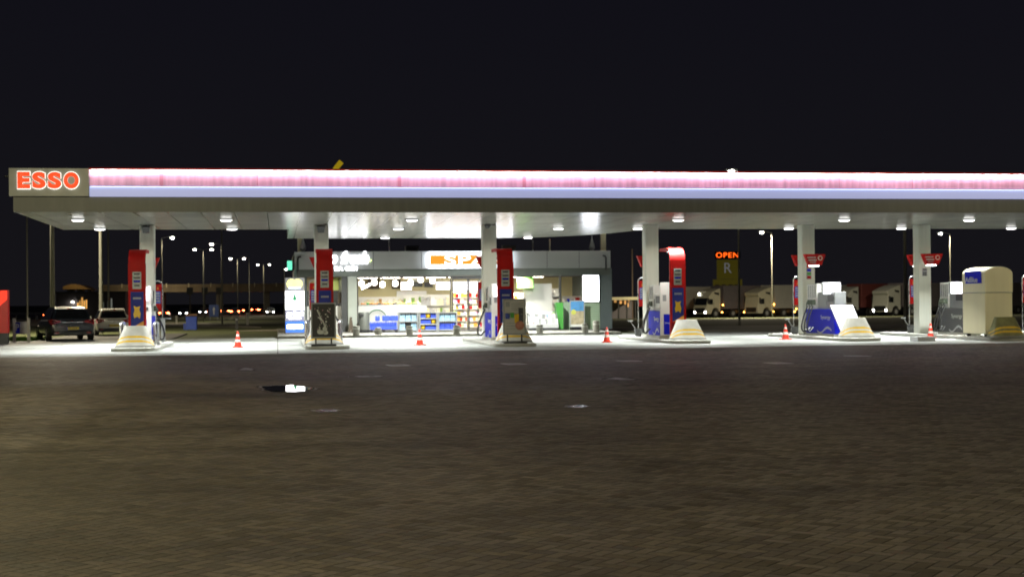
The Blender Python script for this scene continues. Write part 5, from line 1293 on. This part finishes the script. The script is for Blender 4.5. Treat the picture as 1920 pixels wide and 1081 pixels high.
# blue recycling bin
p = on_t(357, 618); t = thing('recycling_bin', 'dark blue bin with slanted lid on the grass left of the shop', 'bin', p); k = (X(370, p.y) - X(345, p.y)) / 2; hh = Zat(357, 588, p.y) - p.z
MB().box(-k * .62, k, -.3, .5, 0, hh * .86).build('body', mat('bin_blue', (.02, .05, .28), .5, nz=.15), t, bevel=.03); MB().prism([(-k * .65, -.34, hh * .862), (-k * .65, .54, hh * .862), (-k * .65, .54, hh), (-k * .65, .1, hh)], (k * 1.67, 0, 0)).build('lid', mat('bin_lid', (.12, .07, .04), .5, nz=.3), t)
box('side_box', mat('bin_blue_dark', (.018, .04, .2), .5), t, -k, -k * .63, -.3, .4, 0, hh * .4)
# marker posts and motorway signs
for k, (px, py, h, lb) in enumerate(((331, 607, .85, 'short pale marker post right of the grey post'), (464, 609, .95, 'short pale marker post above the left cone'), (444, 617, .8, 'dark marker post on the pale path'))):
    p = on_t(px, py); t = thing('marker_post', lb, 'marker post', p); box('post', 'offwhite' if k < 2 else 'dark', t, -.09, .09, -.06, .06, 0, h); box('reflector', 'grey', t, -.06, .06, -.07, -.061, h * .7, h * .85)
d = ray(401, 580); q = EYE + d * (200 / -(M3.transposed() @ d).z); t = thing('road_sign', 'dim blue motorway sign between the tail lights', 'road sign', (q.x, q.y, terrain(q.y)))
pn = box('panel', mat('sign_blue', (.03, .06, .2), .5), t, -.65, .65, -.03, .03, .55, 2.2)
MB().prism([(-.08, -.036, .8), (.08, -.036, .8), (.08, -.036, 1.5), (.2, -.036, 1.5), (0, -.036, 1.9), (-.2, -.036, 1.5), (-.08, -.036, 1.5)], (0, .005, 0)).build('arrow', 'lightgrey', pn)
for s in (-1, 1): box('post', 'grey', t, s * .5 - .04, s * .5 + .04, .032, .1, 0, 2.2)
# viaduct over the motorway
yv = 300.0; t = thing('viaduct', 'long low concrete viaduct crossing behind the traffic', 'viaduct', (0, yv, -.8)); zz = lambda py, px=360: Zat(px, py, yv) + .8
x0, x1 = X(186, yv), X(560, yv)
M['viaduct'] = mat('viaduct_concrete', (.22, .18, .12), .8, nz=.25, ns=.12, streak=True)
box('deck', 'viaduct', t, x0, x1, 0, 10, zz(547), zz(538)); pr = MB(); pr.box(x0, x1, -.25, -.005, zz(539), zz(532.5)); par = pr.build('parapet', 'viaduct', t)
rl = MB(); k = x0
while k < x1: rl.box(k, k + .14, -.33, -.26, zz(538.5), zz(531)); k += 4.4
rl.build('railing_posts', 'cream', par)
for px in (225, 300, 410, 500): box('pier', 'concrete', t, X(px, yv) - .6, X(px, yv) + .6, 2, 8, 0, zz(547) - .01)
area(t, (X(300, yv), -9, zz(520)), 3, 420, (1, .8, .5), 170, rot=(R(60), 0, 0))
for k, px in enumerate((356, 384, 411)):
    d = ray(px, 545); q = EYE + d * (230 / -(M3.transposed() @ d).z); s_ = thing('traffic_sign', '%s of three dark sign backs against the viaduct' % ('leftmost', 'middle', 'rightmost')[k], 'traffic sign', (q.x, q.y, terrain(q.y)), 0, 'dark signs before the viaduct'); z = q.z - terrain(q.y)
    box('panel', 'black', s_, -.5, .5, -.05, .05, z - .55, z + .55); box('post', 'viaduct' if k == 0 else 'dark', s_, -.07, .07, .06, .18, 0, z + .3)
# low arched bridge and lit building far left
yv = 280.0; pts = [(on_y(118 + 52 * k / 16, 541 - 8.5 * math.sin(math.pi * min(1, .12 + k / 16)) ** .7, yv)) for k in range(17)]
t = thing('arched_roof', 'faintly lit low arched roof far behind the parked cars', 'roof', (0, yv, -.8)); A = [Vector((p.x, 0, p.z + .8)) for p in pts]
MB().prism(A + [Vector((A[-1].x, 0, A[0].z - .55)), Vector((A[0].x, 0, A[0].z - .55))], (0, 12, 0)).build('shell', mat('arch_metal', (.40, .27, .10), .6), t)
for k in (2, 8, 14): box('support', 'dark', t, A[k].x - .3, A[k].x + .3, 3, 9, 0, A[0].z - .56)
area(t, (A[8].x, -5, A[8].z + 2.5), 2, 70, (1, .7, .35), 170, rot=(R(65), 0, 0))
yv = 270.0; t = thing('office_building', 'dark low building with amber lit windows behind the parked cars', 'building', (X(180, yv), yv, -.8)); c0 = X(180, yv); zz = lambda py: Zat(180, py, yv) + .8
box('wall', 'trailer_dark', t, X(105, yv) - c0, X(235, yv) - c0, 0, 14, 0, zz(549)); box('roof', 'dark', t, X(103, yv) - c0, X(237, yv) - c0, -.6, 14.5, zz(549) + .01, zz(546))
rr = random.Random(6)
for k, px in enumerate((146, 150, 154, 158, 162, 187, 193, 203, 209)):
    cc = (1, .5, .12) if px < 170 else (.55, .58, .5)
    f = box('window', 'dark', t, X(px, yv) - c0 - .17, X(px, yv) - c0 + .17, -.03, -.002, zz(580), zz(556)); h0 = rr.uniform(0, 1.2)
    box('pane', glow('window_light', cc, rr.uniform(.2, 1.0) * (1 if px < 170 else .35)), f, X(px, yv) - c0 - .13, X(px, yv) - c0 + .13, -.05, -.031, zz(579) + .1, zz(557) - h0)
# shelter on the right, cream roof edge and small warm lights
yv = 150.0; t = thing('shelter', 'low dark shelter with cream roof edge right of the shop', 'shelter', (X(1172, yv), yv, terrain(yv))); c0 = X(1172, yv); zz = lambda py: Zat(1172, py, yv) - terrain(yv)
a, b = X(1143, yv) - c0, X(1207, yv) - c0
box('roof_edge', 'cream', t, a, b, -.2, 0, zz(562), zz(556.5)); box('roof', 'dark', t, a, b, .003, 5, zz(561), zz(557)); box('back_wall', 'trailer_dark', t, a, b, 4.8, 5, 0, zz(562)); 
for k in range(5): box('upright', 'dark', t, a + k * (b - a) / 4.1, a + k * (b - a) / 4.1 + .12, -.1, .1, 0, zz(562) - .004)
for k in range(7):
    x = a + rr.uniform(.8, b - a - .5); z = zz(rr.uniform(565, 586)); MB().box(x, x + rr.uniform(.1, .3), 4.7, 4.78, z, z + rr.uniform(.1, .6)).build('warm_light', glow('shelter_light', (1, .5, .15), rr.uniform(.2, .9)), t)
tag(MB().box(-.06, .06, -.06, .06, 0, 7.5).build('post', 'brown', None, (X(1186, 150), 150, terrain(150))), 'thin brown post above the cream edged shelter', 'post')
# tall restaurant sign
yv = 205.0; t = thing('restaurant_sign', 'tall dim yellow roadside sign with glowing red OPEN on top', 'restaurant sign', (X(1365, yv), yv, terrain(yv))); c0 = X(1365, yv); zz = lambda py: Zat(1365, py, yv) - terrain(yv)
ob = box('sign_box', 'black', t, X(1342, yv) - c0, X(1389, yv) - c0, -.1, .25, zz(485.5), zz(471))
text('OPEN', X(1385, yv) - X(1343, yv), zz(473.2) - zz(482.8), glow('open_lit', (1, .11, .008), 2.6), ob, (X(1364, yv) - c0, -.11, zz(478)), ext=.03, bold=.0, space=1.15)
M['dim_yellow'] = mat('dim_yellow_panel', (.06, .05, .008), .5, nz=.2, ns=.8, emit=(.16, .13, .012), es=.2)
pn = box('yellow_panel', 'dim_yellow', t, X(1345.5, yv) - c0, X(1386, yv) - c0, 0, .3, zz(523), zz(486.5))
text('R', 1.1, 1.5, mat('dim_white_letter', (.14, .14, .14), .5, emit=(.3, .3, .32), es=.3), pn, (X(1365.5, yv) - c0, -.01, zz(502)), ext=.02)
lw = box('lower_panel', 'dim_yellow', t, X(1338, yv) - c0, X(1392, yv) - c0, -.02, .3, zz(539), zz(523.5)); ll = MB()
for k, px in enumerate((1341, 1353, 1366, 1378)): ll.box(X(px, yv) - c0, X(px + 8, yv) - c0, -.03, -.021, zz(537), zz(533))
ll.build('pale_letters', 'viaduct', lw)
for s in (1352, 1380): box('leg', 'dark', t, X(s, yv) - c0 - .15, X(s, yv) - c0 + .15, .31, .55, 0, zz(487))
# curved yellow mast tip over the canopy roof
yv = 112.0; p0, p1 = on_y(627, 322, yv), on_y(640, 303, yv); t = thing('yellow_mast', 'curved yellow mast tip showing above the canopy roof', 'mast', (p0.x - 1.0, yv, terrain(yv))); zb0 = terrain(yv)
MB().tube([(0, 0, 0), (0, 0, p0.z - zb0 - 2.2), (.25, 0, p0.z - zb0 - 1.0), (p0.x - p0.x + 1.0, 0, p0.z - zb0)], .12, 8).build('mast', 'dark', t)
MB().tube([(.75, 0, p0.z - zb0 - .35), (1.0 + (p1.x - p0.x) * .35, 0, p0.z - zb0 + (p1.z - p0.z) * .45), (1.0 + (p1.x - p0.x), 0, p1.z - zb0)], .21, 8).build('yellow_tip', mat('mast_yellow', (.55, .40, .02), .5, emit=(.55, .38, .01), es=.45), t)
